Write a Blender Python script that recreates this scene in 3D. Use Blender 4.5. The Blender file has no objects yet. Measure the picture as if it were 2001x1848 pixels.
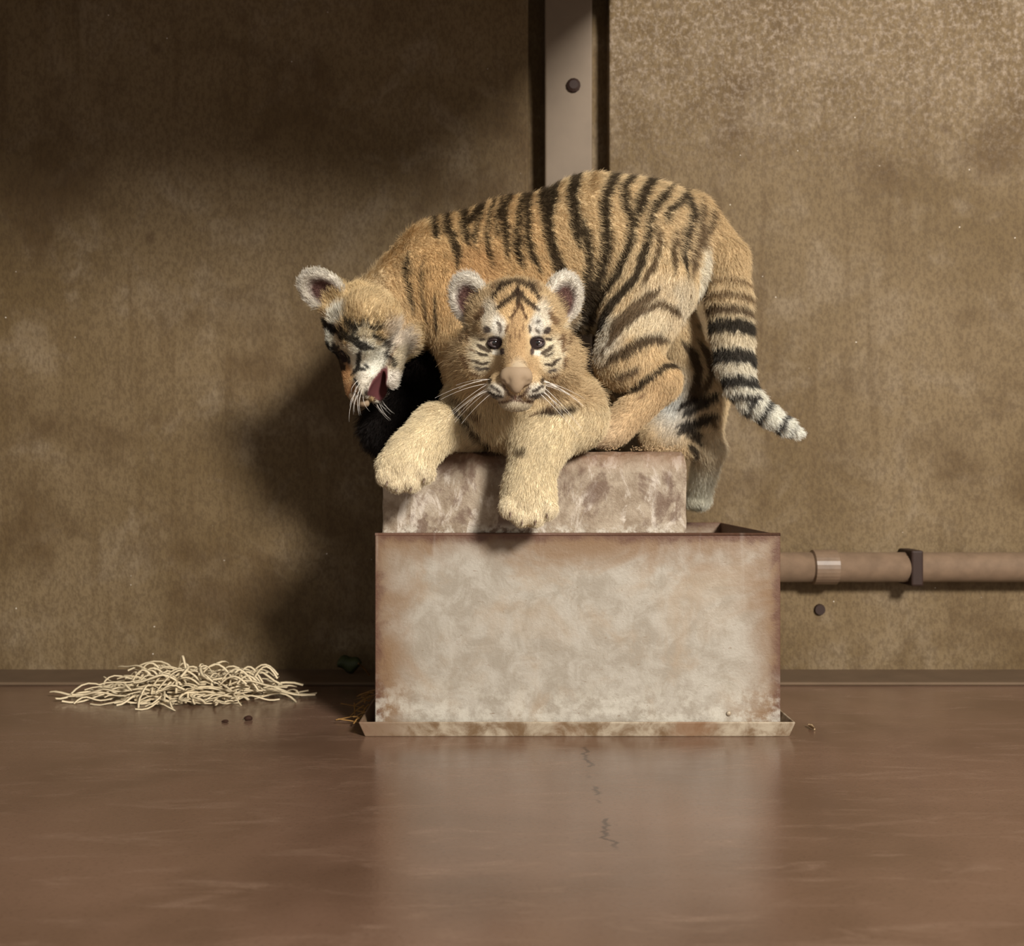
import bpy, bmesh, math, random
import numpy as np
from mathutils import Vector, Matrix

# ------------------------------------------------------------------ camera, light, exposure
SC = bpy.context.scene
COL = SC.collection
CAM_Z = 0.40
FPX = 2000.0                      # focal length in pixels of the 2001 px wide frame
cd = bpy.data.cameras.new('camera')
cam = bpy.data.objects.new('camera', cd)
COL.objects.link(cam)
cam.location = (0, 0, CAM_Z)
cam.rotation_euler = (math.pi / 2, 0, 0)
cd.sensor_width = 36.0
cd.lens = 36.0 * FPX / 2001.0
cd.shift_y = 13.0 / 2001.0
cd.clip_start = 0.05
cd.dof.use_dof = True
cd.dof.focus_distance = 1.50
cd.dof.aperture_fstop = 5.0
SC.camera = cam

W = bpy.data.worlds.new('world')
SC.world = W
W.use_nodes = True
bgn = W.node_tree.nodes['Background']
bgn.inputs[0].default_value = (1.0, 0.93, 0.84, 1)
bgn.inputs[1].default_value = 0.40

kl = bpy.data.lights.new('room_lamp_offscreen', 'AREA')
kl.shape = 'DISK'
kl.size = 0.85
kl.energy = 350
kl.color = (1.0, 0.95, 0.88)
key = bpy.data.objects.new('room_lamp_offscreen', kl)
COL.objects.link(key)
key.location = (2.10, -2.30, 2.50)
key.rotation_euler = (Vector((0.05, 1.75, 0.55)) - key.location).to_track_quat('-Z', 'Y').to_euler()

SC.view_settings.view_transform = 'Standard'
SC.view_settings.look = 'None'
SC.view_settings.gamma = 1.0
SC.view_settings.use_curve_mapping = False
SC.view_settings.exposure = 0.0
SC.cycles.use_denoising = True
SC.cycles.max_bounces = 5
SC.cycles.diffuse_bounces = 3
SC.cycles.glossy_bounces = 2
SC.cycles.use_adaptive_sampling = True
SC.cycles.adaptive_threshold = 0.03

RNG = np.random.default_rng(7)
random.seed(7)

# ------------------------------------------------------------------ helpers
def P(px, py, Y):
    """a place in the room: sideways and height read off the photo at a chosen depth"""
    return np.array(((px - 1000.5) / FPX * Y, Y, CAM_Z - (py - 937.0) / FPX * Y))

def S(n, Y=1.8):
    return n / FPX * Y

def lin(c):
    c = np.asarray(c, float) / 255.0
    return np.where(c <= 0.04045, c / 12.92, ((c + 0.055) / 1.055) ** 2.4)

def L4(r, g, b):
    v = lin((r, g, b))
    return (float(v[0]), float(v[1]), float(v[2]), 1.0)

def link(o, parent=None):
    COL.objects.link(o)
    if parent is not None:
        o.parent = parent
    return o

def tag(o, label=None, cat=None, group=None, kind=None):
    if label: o['label'] = label
    if cat: o['category'] = cat
    if group: o['group'] = group
    if kind: o['kind'] = kind
    return o

def empty(name, loc=(0, 0, 0)):
    o = bpy.data.objects.new(name, None)
    o.empty_display_size = 0.05
    link(o)
    o.location = loc
    return o

def mesh_obj(name, verts, faces, mat=None, parent=None, smooth=False):
    me = bpy.data.meshes.new(name)
    me.from_pydata([tuple(map(float, v)) for v in verts], [], [tuple(map(int, f)) for f in faces])
    if smooth:
        me.polygons.foreach_set('use_smooth', [True] * len(me.polygons))
    o = bpy.data.objects.new(name, me)
    if mat: me.materials.append(mat)
    link(o, parent)
    if parent is not None:                       # children keep world coordinates of their vertices
        o.matrix_parent_inverse = Matrix.Translation(-Vector(parent.location))
    return o

def bm_obj(name, bm, mat=None, parent=None, smooth=False):
    me = bpy.data.meshes.new(name)
    bm.normal_update()
    bm.to_mesh(me); bm.free()
    if smooth:
        me.polygons.foreach_set('use_smooth', [True] * len(me.polygons))
    if mat: me.materials.append(mat)
    o = bpy.data.objects.new(name, me)
    link(o, parent)
    if parent is not None:
        o.matrix_parent_inverse = Matrix.Translation(-Vector(parent.location))
    return o

def add_box(bm, lo, hi, bevel=0.0, seg=2):
    lo = Vector(lo); hi = Vector(hi)
    r = bmesh.ops.create_cube(bm, size=1.0)
    for v in r['verts']:
        v.co = Vector(((lo[i] + hi[i]) / 2 + v.co[i] * (hi[i] - lo[i]) for i in range(3)))
    if bevel > 0:
        es = list({e for v in r['verts'] for e in v.link_edges})
        bmesh.ops.bevel(bm, geom=es, offset=bevel, segments=seg, affect='EDGES', profile=0.5)

def tube_geo(pts, radii, n=8, cap=True):
    pts = [Vector(p) for p in pts]
    V, Fc = [], []
    up = Vector((0.13, 0.21, 0.97)).normalized()
    for i, p in enumerate(pts):
        t = (pts[min(i + 1, len(pts) - 1)] - pts[max(i - 1, 0)]).normalized()
        a = t.cross(up)
        if a.length < 1e-4: a = t.cross(Vector((1, 0, 0)))
        a.normalize(); b = t.cross(a)
        for k in range(n):
            an = 2 * math.pi * k / n
            V.append(p + (a * math.cos(an) + b * math.sin(an)) * radii[i])
    for i in range(len(pts) - 1):
        for k in range(n):
            k2 = (k + 1) % n
            Fc.append((i * n + k, i * n + k2, (i + 1) * n + k2, (i + 1) * n + k))
    if cap:
        Fc.append(tuple(range(n))); Fc.append(tuple(reversed(range((len(pts) - 1) * n, len(pts) * n))))
    return V, Fc

def hash3(ix, iy, iz, seed):
    n = (ix.astype(np.int64) * 73856093) ^ (iy.astype(np.int64) * 19349663) ^ (iz.astype(np.int64) * 83492791) ^ (seed * 2654435761)
    n = (n ^ (n >> 13)) * 1274126177
    n = n & 0x7fffffff
    return ((n ^ (n >> 16)) & 0xffff) / 65535.0

def vnoise(p, scale, seed=0):
    q = np.asarray(p) * scale
    i = np.floor(q).astype(np.int64); f = q - i
    f = f * f * (3 - 2 * f)
    out = 0
    for dx in (0, 1):
        for dy in (0, 1):
            for dz in (0, 1):
                w = (f[:, 0] if dx else 1 - f[:, 0]) * (f[:, 1] if dy else 1 - f[:, 1]) * (f[:, 2] if dz else 1 - f[:, 2])
                out = out + w * hash3(i[:, 0] + dx, i[:, 1] + dy, i[:, 2] + dz, seed)
    return out * 2 - 1

# ------------------------------------------------------------------ node materials
class NT:
    def __init__(self, name):
        self.m = bpy.data.materials.new(name)
        self.m.use_nodes = True
        self.t = self.m.node_tree
        self.b = self.t.nodes['Principled BSDF']
        self.tc = self.t.nodes.new('ShaderNodeTexCoord')
    def new(self, ty): return self.t.nodes.new(ty)
    def put(self, sock, v):
        if hasattr(v, 'is_linked') or isinstance(v, bpy.types.NodeSocket): self.t.links.new(v, sock)
        else: sock.default_value = v
    def co(self, kind='Object'): return self.tc.outputs[kind]
    def scaled(self, vec, s, loc=(0, 0, 0)):
        n = self.new('ShaderNodeMapping'); self.put(n.inputs[0], vec)
        n.inputs['Scale'].default_value = s; n.inputs['Location'].default_value = loc
        return n.outputs[0]
    def noise(self, vec, scale, detail=4, rough=0.6, dist=0.0):
        n = self.new('ShaderNodeTexNoise'); self.put(n.inputs['Vector'], vec)
        n.inputs['Scale'].default_value = scale; n.inputs['Detail'].default_value = detail
        n.inputs['Roughness'].default_value = rough; n.inputs['Distortion'].default_value = dist
        return n.outputs[0]
    def voro(self, vec, scale, feature='F1'):
        n = self.new('ShaderNodeTexVoronoi'); n.feature = feature
        self.put(n.inputs['Vector'], vec); n.inputs['Scale'].default_value = scale
        return n.outputs[0], (n.outputs[1] if feature == 'F1' else None)
    def math(self, op, a, b=0.0, clamp=False):
        n = self.new('ShaderNodeMath'); n.operation = op; n.use_clamp = clamp
        self.put(n.inputs[0], a); self.put(n.inputs[1], b); return n.outputs[0]
    def sep(self, vec):
        n = self.new('ShaderNodeSeparateXYZ'); self.put(n.inputs[0], vec); return n.outputs
    def mapr(self, v, a, b, c=0.0, d=1.0, smooth=True):
        n = self.new('ShaderNodeMapRange'); n.interpolation_type = 'SMOOTHSTEP' if smooth else 'LINEAR'
        self.put(n.inputs[0], v)
        for i, x in enumerate((a, b, c, d)): n.inputs[i + 1].default_value = x
        return n.outputs[0]
    def mix(self, fac, a, b, mode='MIX'):
        n = self.new('ShaderNodeMix'); n.data_type = 'RGBA'; n.blend_type = mode
        self.put(n.inputs[0], fac); self.put(n.inputs[6], a); self.put(n.inputs[7], b)
        return n.outputs[2]
    def bump(self, h, strength=0.3, dist=0.005):
        n = self.new('ShaderNodeBump'); n.inputs['Strength'].default_value = strength
        n.inputs['Distance'].default_value = dist; self.put(n.inputs['Height'], h)
        self.put(self.b.inputs['Normal'], n.outputs[0])
    def out(self, color, rough=0.8, spec=0.3, metal=0.0):
        self.put(self.b.inputs['Base Color'], color); self.put(self.b.inputs['Roughness'], rough)
        self.put(self.b.inputs['Specular IOR Level'], spec); self.put(self.b.inputs['Metallic'], metal)
        return self.m

def plain(name, rgb, rough=0.7, spec=0.3, var=0.25, scale=60):
    t = NT(name)
    n = t.noise(t.co(), scale, 3)
    c = L4(*rgb); d = tuple(x * (1 - var) for x in c[:3]) + (1,)
    return t.out(t.mix(n, d, c), rough, spec)

def wall_mat(name, pale):
    t = NT(name)
    o = t.co()
    xyz = t.sep(o)
    big = t.noise(o, 1.7, 3, 0.62, 0.4)
    mid = t.noise(o, 7, 4, 0.68, 0.5)
    streak = t.noise(t.scaled(o, (14, 1, 1.2)), 2.0, 2, 0.6)
    fine = t.noise(t.scaled(o, (1.25, 1, 0.7)), 130, 2, 0.75)
    c = t.mix(t.mapr(big, 0.35, 0.65), L4(102, 83, 54), L4(122, 103, 75))
    c = t.mix(t.mapr(mid, 0.48, 0.72, 0, 0.75), c, L4(134, 117, 93))
    c = t.mix(t.mapr(t.noise(t.scaled(o, (1, 1, 1), (3, 1, 7)), 4.3, 3, 0.65), 0.5, 0.75, 0, 0.75), c, L4(84, 64, 38))
    c = t.mix(t.mapr(streak, 0.52, 0.75, 0, 0.45), c, L4(90, 70, 43))
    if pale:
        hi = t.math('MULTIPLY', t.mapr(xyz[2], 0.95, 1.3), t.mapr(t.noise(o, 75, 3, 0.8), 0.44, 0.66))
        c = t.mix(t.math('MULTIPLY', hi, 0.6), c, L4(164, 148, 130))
    c = t.mix(t.mapr(fine, 0.38, 0.66, 0, 0.42), c, L4(70, 53, 34))
    # round dark spots and pale water splashes
    dv, dc = t.voro(o, 11)
    sel = t.math('GREATER_THAN', t.sep(dc)[0], 0.72)
    c = t.mix(t.math('MULTIPLY', sel, t.mapr(dv, 0.20, 0.05, 0, 0.40)), c, L4(74, 54, 34))
    sv, scx = t.voro(t.scaled(o, (1, 0.02, 1)), 42)
    sel2 = t.math('MULTIPLY', t.math('GREATER_THAN', t.sep(scx)[0], 0.74), t.mapr(t.noise(o, 3.2, 1), 0.49, 0.57))
    c = t.mix(t.math('MULTIPLY', sel2, t.mapr(sv, 0.062, 0.035)), c, L4(232, 222, 205))
    t.bump(fine, 0.40, 0.004)
    return t.out(c, 0.72, 0.25)

M_WALL_L = wall_mat('wall_concrete', False)
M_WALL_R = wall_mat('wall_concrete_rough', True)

def floor_mat():
    t = NT('floor_damp_concrete')
    o = t.co()
    xyz = t.sep(o)
    big = t.noise(o, 2.3, 3, 0.62, 0.3)
    wipe = t.noise(t.scaled(o, (1.6, 6, 1)), 5, 4, 0.7, 0.6)
    fine = t.noise(t.scaled(o, (1, 2.0, 1)), 170, 2, 0.75)
    c = t.mix(t.mapr(big, 0.35, 0.65), L4(100, 76, 60), L4(120, 93, 76))
    c = t.mix(t.mapr(wipe, 0.5, 0.78, 0, 0.6), c, L4(140, 114, 96))
    c = t.mix(t.mapr(fine, 0.5, 0.75, 0, 0.35), c, L4(66, 44, 32))
    # hairline crack running towards the camera
    wob = t.math('SUBTRACT', t.noise(t.scaled(o, (0.0, 1, 0)), 22, 4, 0.8), 0.5)
    dx = t.math('ABSOLUTE', t.math('SUBTRACT', t.math('SUBTRACT', xyz[0], t.math('MULTIPLY', wob, 0.06)), 0.108))
    part = t.mapr(t.noise(t.scaled(o, (0.3, 1, 0), (0, 5, 0)), 11, 3), 0.44, 0.50)
    span = t.math('MULTIPLY', t.mapr(xyz[1], 1.10, 1.13), t.mapr(xyz[1], 1.56, 1.54))
    thin = t.mapr(t.math('ADD', dx, t.math('MULTIPLY', t.noise(o, 90, 2), 0.004)), 0.0058, 0.0036)
    crack = t.math('MULTIPLY', t.math('MULTIPLY', thin, part), span)
    c = t.mix(t.math('MULTIPLY', crack, 0.92), c, L4(58, 36, 26))
    t.bump(fine, 0.08, 0.003)
    rough = t.mapr(t.math('ADD', wipe, t.math('MULTIPLY', fine, 0.3)), 0.4, 0.9, 0.12, 0.28)
    return t.out(c, rough, 0.8)
M_FLOOR = floor_mat()

def steel_mat():
    """galvanised sheet, rusty towards its edges and limed near the bottom; object coordinates are metres in the room"""
    t = NT('galvanised_sheet')
    o = t.co()
    xyz = t.sep(o)
    mid = t.noise(o, 24, 5, 0.72, 0.5)
    big = t.noise(o, 8, 4, 0.65, 0.6)
    fine = t.noise(o, 220, 3, 0.7)
    c = t.mix(t.mapr(mid, 0.35, 0.66), L4(150, 140, 125), L4(173, 165, 152))
    c = t.mix(t.mapr(big, 0.48, 0.70, 0, 0.5), c, L4(160, 138, 112))
    edge = t.math('MINIMUM', t.math('SUBTRACT', xyz[0], -0.214), t.math('SUBTRACT', 0.4196, xyz[0]))
    edge = t.math('MINIMUM', edge, t.math('MULTIPLY', t.math('SUBTRACT', 0.3144, xyz[2]), 1.25))
    e2 = t.math('ADD', edge, t.math('MULTIPLY', t.math('SUBTRACT', big, 0.5), -0.13))
    rust = t.mapr(e2, 0.085, -0.01, 0, 0.9)
    c = t.mix(rust, c, L4(122, 93, 64))
    e3 = t.math('ADD', edge, t.math('MULTIPLY', t.math('SUBTRACT', mid, 0.5), -0.05))
    c = t.mix(t.mapr(e3, 0.020, 0.0, 0, 0.9), c, L4(92, 62, 48))
    # lime scale at the foot
    foot = t.math('MULTIPLY', t.mapr(xyz[2], 0.11, 0.03), t.mapr(t.noise(o, 30, 5, 0.7), 0.42, 0.62))
    c = t.mix(t.math('MULTIPLY', foot, 0.7), c, L4(198, 192, 178))
    # flaked scratches, mostly level
    sc = t.noise(t.scaled(o, (1, 1, 5)), 55, 3, 0.6, 0.3)
    c = t.mix(t.math('MULTIPLY', t.mapr(sc, 0.66, 0.72), t.mapr(big, 0.4, 0.6, 0.9, 0.25)), c, L4(116, 92, 66))
    c = t.mix(t.mapr(t.noise(o, 120, 4, 0.8), 0.60, 0.72, 0, 0.65), c, L4(122, 96, 68))
    drip = t.noise(t.scaled(o, (18, 1, 1.4)), 3, 4, 0.6)
    c = t.mix(t.mapr(drip, 0.60, 0.78, 0, 0.18), c, L4(200, 192, 180))
    t.bump(fine, 0.30, 0.002)
    return t.out(c, t.mapr(mid, 0.3, 0.7, 0.62, 0.45), 0.4, 0.12)
M_STEEL = steel_mat()

def tray_mat():
    t = NT('tray_sheet')
    o = t.co()
    n = t.noise(o, 22, 6, 0.68, 0.4)
    c = t.mix(t.mapr(n, 0.35, 0.65), L4(120, 96, 70), L4(182, 168, 146))
    c = t.mix(t.mapr(t.noise(o, 9, 4), 0.5, 0.7, 0, 0.8), c, L4(132, 98, 70))
    xyz = t.sep(o)
    c = t.mix(t.math('MULTIPLY', t.mapr(xyz[0], -0.12, -0.22), t.mapr(n, 0.35, 0.6, 0.1, 0.8)), c, L4(112, 78, 54))
    return t.out(c, 0.5, 0.4, 0.15)
M_TRAY = tray_mat()

def block_mat():
    t = NT('concrete_block')
    o = t.co()
    xyz = t.sep(o)
    mid = t.noise(o, 26, 6, 0.72, 0.6)
    drip = t.noise(t.scaled(o, (1.0, 1, 0.42)), 30, 5, 0.68, 0.8)
    fine = t.noise(o, 240, 3, 0.8)
    c = t.mix(t.mapr(mid, 0.34, 0.66), L4(136, 119, 99), L4(172, 157, 137))
    c = t.mix(t.mapr(drip, 0.54, 0.66, 0, 0.9), c, L4(204, 192, 177))
    c = t.mix(t.mapr(t.noise(t.scaled(o, (1, 1, 0.8), (2, 3, 1)), 17, 5, 0.68, 0.4), 0.50, 0.62, 0, 0.8), c, L4(104, 82, 68))
    top = t.math('ADD', xyz[2], t.math('MULTIPLY', drip, 0.05))
    c = t.mix(t.mapr(top, 0.428, 0.478, 0, 0.7), c, L4(120, 84, 58))
    c = t.mix(t.mapr(fine, 0.58, 0.75, 0, 0.4), c, L4(112, 84, 64))
    c = t.mix(t.math('MULTIPLY', t.mapr(xyz[2], 0.335, 0.318), t.mapr(t.noise(o, 60, 3), 0.45, 0.6)), c, L4(196, 186, 170))
    t.bump(fine, 0.6, 0.003)
    return t.out(c, 0.72, 0.35)
M_BLOCK = block_mat()
M_POST = plain('painted_post_steel', (128, 112, 94), 0.6, 0.3, 0.25, 18)
M_BOLT = plain('rusty_bolt', (52, 34, 26), 0.6, 0.3)
M_PIPE = plain('old_pipe_paint', (138, 114, 92), 0.42, 0.4, 0.55, 35)
M_HAY = plain('wood_wool', (240, 220, 182), 0.5, 0.4, 0.35, 30)
M_LEAF = plain('dry_green_leaf', (62, 68, 40), 0.6, 0.3)
M_TWIG = plain('straw_stalk', (150, 112, 62), 0.7, 0.2)
M_DUNG = plain('brown_crumb', (58, 36, 26), 0.8, 0.2)
M_CRUMB = plain('pale_crumb', (196, 168, 130), 0.8, 0.2)
M_TRIM = plain('skirting_concrete', (112, 92, 72), 0.7, 0.2, 0.4, 14)

# ------------------------------------------------------------------ the setting
WY = 2.12
def struct_box(name, lo, hi, m, bevel=0.0, parent=None):
    bm = bmesh.new(); add_box(bm, lo, hi, bevel)
    o = bm_obj(name, bm, m, parent)
    if parent is None: o['kind'] = 'structure'
    return o

bm = bmesh.new()
bmesh.ops.create_grid(bm, x_segments=8, y_segments=8, size=0.5)
for v in bm.verts: v.co = Vector((v.co.x * 6.4, -1.8 + (v.co.y + 0.5) * 4.1, 0))
fl = bm_obj('floor', bm, M_FLOOR); fl['kind'] = 'structure'

struct_box('wall_back', (-3.2, WY, 0), (0.034, WY + 0.16, 2.6), M_WALL_L, 0.004)
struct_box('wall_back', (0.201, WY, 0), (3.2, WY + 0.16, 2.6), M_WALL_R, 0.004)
struct_box('wall_recess', (0.03, WY + 0.055, 0), (0.205, WY + 0.17, 2.6), M_WALL_L)
post = struct_box('trim_1', (0.068, WY - 0.004, 0), (0.166, WY + 0.055, 2.6), M_POST, 0.004)
post['label'] = 'flat painted steel strip set between two dark grooves in the concrete wall'
for z in (1.214, 0.62, 1.80):
    V, Fc = tube_geo([(0.127, WY - 0.001, z), (0.127, WY - 0.009, z), (0.127, WY - 0.0125, z)], [0.0145, 0.0145, 0.009], 12)
    mesh_obj('bolt', V, Fc, M_BOLT, post)
struct_box('trim_2', (-3.2, 1.985, 0), (3.2, WY + 0.01, 0.007), M_TRIM, 0.003)
# unseen concrete overhang, its outline shaped to cast the shade on the upper wall
def make_shade_overhang():
    out = [(-3.2, WY + 0.01), (0.22, WY + 0.01), (0.465, 1.19), (0.625, 0.585), (0.30, 0.66), (-3.2, 0.70)]
    n = len(out)
    V = [(x, y, 1.42) for x, y in out] + [(x, y, 1.52) for x, y in out]
    Fc = [tuple(reversed(range(n))), tuple(range(n, 2 * n))] + [(i, (i + 1) % n, n + (i + 1) % n, n + i) for i in range(n)]
    o = mesh_obj('shade_overhang', V, Fc, M_TRIM); o['kind'] = 'structure'
make_shade_overhang()

# ------------------------------------------------------------------ steel tub on its tray
X0, X1, Y0, Y1, ZB, ZT = -0.214, 0.4196, 1.600, 2.05, 0.012, 0.3144
tub = empty('metal_tub', (0.103, 1.82, 0.004))
tag(tub, 'open galvanised sheet metal tub with rusty edges holding the concrete block', 'tub')
th = 0.003
def tub_part(name, lo, hi):
    bm = bmesh.new(); add_box(bm, lo, hi, 0.0009, 1); return bm_obj(name, bm, M_STEEL, tub)
fp = tub_part('front_panel', (X0, Y0, ZB), (X1, Y0 + th, ZT))
tub_part('side_panel', (X0, Y0 + th, ZB), (X0 + th, Y1 - th, ZT - 0.0005))
tub_part('side_panel', (X1 - th, Y0 + th, ZB), (X1, Y1 - th, ZT - 0.0005))
tub_part('back_panel', (X0, Y1 - th, ZB), (X1, Y1, ZT))
tub_part('bottom_panel', (X0 + th, Y0 + th, ZB - 0.005), (X1 - th, Y1 - th, ZB - 0.001))
V, Fc = tube_geo([(X0, Y0 + 0.0012, ZT), (X1, Y0 + 0.0012, ZT)], [0.0026, 0.0026], 8)
mesh_obj('rim', V, Fc, M_STEEL, tub, True)
bm = bmesh.new(); bmesh.ops.create_icosphere(bm, subdivisions=2, radius=0.004)
for v in bm.verts: v.co = Vector((v.co.x, v.co.y * 0.6, v.co.z)) + Vector(P(1424, 1394, 1.599))
bm_obj('rivet', bm, M_TRAY, tub, True)

def make_tray():
    bx0, bx1, by0, by1 = -0.229, 0.432, 1.594, 2.066
    tx0, tx1, ty0, ty1 = -0.2385, 0.4405, 1.589, 2.072
    zt = 0.0232
    t = 0.0035
    prof = [(bx0, by0, bx1, by1, 0.0), (tx0, ty0, tx1, ty1, zt), (tx0 + t, ty0 + t, tx1 - t, ty1 - t, zt + 0.0006), (bx0 + t, by0 + t, bx1 - t, by1 - t, 0.0035)]
    V = []; Fc = []
    for (a, b, c, d, z) in prof:
        V += [(a, b, z), (c, b, z), (c, d, z), (a, d, z)]
    for r in range(3):
        for k in range(4):
            k2 = (k + 1) % 4
            Fc.append((r * 4 + k, r * 4 + k2, r * 4 + 4 + k2, r * 4 + 4 + k))
    Fc.append((3, 2, 1, 0)); Fc.append((12, 13, 14, 15))
    o = mesh_obj('drip_tray', V, Fc, M_TRAY)
    m = o.modifiers.new('soft_edge', 'BEVEL'); m.width = 0.0012; m.segments = 2; m.limit_method = 'ANGLE'
    tag(o, 'shallow rusty metal tray lying on the floor under the tub', 'tray')
make_tray()

# ------------------------------------------------------------------ concrete block
BX0, BX1, BY0, BY1, BZ0, BZ1 = -0.2045, 0.2755, 1.6065, 2.010, 0.012, 0.4456
def make_block():
    nx, ny, nz = 96, 40, 70
    bm = bmesh.new()
    cache = {}
    def vert(x, y, z):
        k = (round(x, 5), round(y, 5), round(z, 5))
        if k not in cache: cache[k] = bm.verts.new((x, y, z))
        return cache[k]
    xs = np.linspace(BX0, BX1, nx + 1); ys = np.linspace(BY0, BY1, ny + 1); zs = np.linspace(BZ0, BZ1, nz + 1)
    def quad(f, a, b, rev):
        for i in range(len(a) - 1):
            for j in range(len(b) - 1):
                q = [f(a[i], b[j]), f(a[i + 1], b[j]), f(a[i + 1], b[j + 1]), f(a[i], b[j + 1])]
                vs = [vert(*p) for p in q]
                bm.faces.new(vs[::-1] if rev else vs)
    quad(lambda a, b: (a, BY0, b), xs, zs, False)
    quad(lambda a, b: (a, BY1, b), xs, zs, True)
    quad(lambda a, b: (BX0, a, b), ys, zs, True)
    quad(lambda a, b: (BX1, a, b), ys, zs, False)
    quad(lambda a, b: (a, b, BZ1), xs, ys, False)
    quad(lambda a, b: (a, b, BZ0), xs, ys, True)
    co = np.array([v.co for v in bm.verts])
    n1 = vnoise(co, 22, 3); n2 = vnoise(co, 75, 5); n3 = vnoise(co * np.array((1, 1, 0.2)), 30, 9)
    for v, a, b, c in zip(bm.verts, n1, n2, n3):
        x, y, z = v.co
        nearf = max(0, 1 - (y - BY0) / 0.03); top = max(0, 1 - (BZ1 - z) / 0.03)
        if z > 0.30:
            if nearf > 0 and top > 0:
                chip = nearf * top
                v.co.z -= chip * (0.007 + 0.009 * c + 0.005 * b)
                v.co.y += chip * (0.007 + 0.005 * a)
            if y < BY0 + 1e-4: v.co.y += 0.0012 * (b + 1)
            if z > BZ1 - 1e-4: v.co.z -= 0.001 * (b + 1)
        side = min(x - BX0, BX1 - x)
        if side < 1e-4 and z > 0.3: v.co.x += (0.0015 * (b + 1) + top * 0.003) * (1 if x < 0 else -1)
    o = bm_obj('concrete_block', bm, M_BLOCK, None, True)
    tag(o, 'stained concrete block with a chipped top edge standing inside the metal tub', 'block')
make_block()

# crumbs and straw bits on the block's front edge
def crumbs():
    V = []; Fc = []
    r = np.random.default_rng(3)
    spots = [(1240, 1340, 130), (1185, 1215, 16), (862, 884, 14)]
    for a, b, n in spots:
        for _ in range(n):
            px = r.uniform(a, b); Y = r.uniform(1.630, 1.665)
            c = np.array(((px - 1000.5) / FPX * 1.61, Y, BZ1 + 0.0018 + 0.0075 * r.uniform() ** 2))
            l = r.uniform(0.0012, 0.0034); w = r.uniform(0.0008, 0.0018)
            d = r.normal(size=3) * (1, 0.7, 0.45); d /= np.linalg.norm(d)
            e = np.cross(d, (0.1, 0.3, 1)); e /= np.linalg.norm(e); g = np.cross(d, e)
            i = len(V)
            V += [c - d * l, c + e * w, c - e * w, c + g * w, c + d * l]
            Fc += [(i, i + 1, i + 3), (i, i + 3, i + 2), (i, i + 2, i + 1), (i + 4, i + 3, i + 1), (i + 4, i + 2, i + 3), (i + 4, i + 1, i + 2)]
    o = mesh_obj('straw_crumbs', V, Fc, M_CRUMB)
    tag(o, 'pale straw crumbs scattered along the concrete block top edge', 'crumbs', None, 'stuff')
crumbs()

# ------------------------------------------------------------------ pipe by the wall
def make_pipe():
    z = 0.222; Y = 2.082; R = 0.0305
    pr = empty('water_pipe', (1.0, Y, z)); tag(pr, 'thick painted water pipe running level along the wall beside the tub', 'pipe')
    V, Fc = tube_geo([(0.36, Y, z), (2.6, Y, z)], [R, R], 28); mesh_obj('pipe_run', V, Fc, M_PIPE, pr, True)
    for x in (0.608, 1.5):
        V, Fc = tube_geo([(x, Y, z), (x + 0.003, Y, z), (x + 0.05, Y, z), (x + 0.053, Y, z)], [R, R + 0.005, R + 0.005, R], 28)
        mesh_obj('coupling', V, Fc, M_PIPE, pr, False)
    bm = bmesh.new(); add_box(bm, (0.80, WY - 0.07, z - 0.036), (0.825, WY + 0.004, z + 0.036), 0.004); bm_obj('clamp', bm, M_BOLT, pr)
make_pipe()
V, Fc = tube_geo([(0.637, WY + 0.002, 0.131), (0.637, WY - 0.006, 0.131)], [0.0125, 0.0105], 14)  # dark disc set on the wall in place of a shaded bolt hole
o = mesh_obj('bolt_hole_disc', V, Fc, M_BOLT)
tag(o, 'dark round disc standing for a bolt hole in the wall below the water pipe', 'bolt')

# ------------------------------------------------------------------ wood wool, leaf, droppings
def ribbon(V, Fc, pts, w):
    pts = [Vector(p) for p in pts]
    i0 = len(V)
    for i, p in enumerate(pts):
        t = (pts[min(i + 1, len(pts) - 1)] - pts[max(i - 1, 0)]).normalized()
        a = t.cross(Vector((0.2, -0.5, 0.85))).normalized() * w
        b = t.cross(a).normalized() * w * 0.3
        V += [p + a, p + b, p - a, p - b]
    for i in range(len(pts) - 1):
        for k in range(4):
            k2 = (k + 1) % 4
            Fc.append((i0 + i * 4 + k, i0 + i * 4 + k2, i0 + i * 4 + 4 + k2, i0 + i * 4 + 4 + k))

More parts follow.
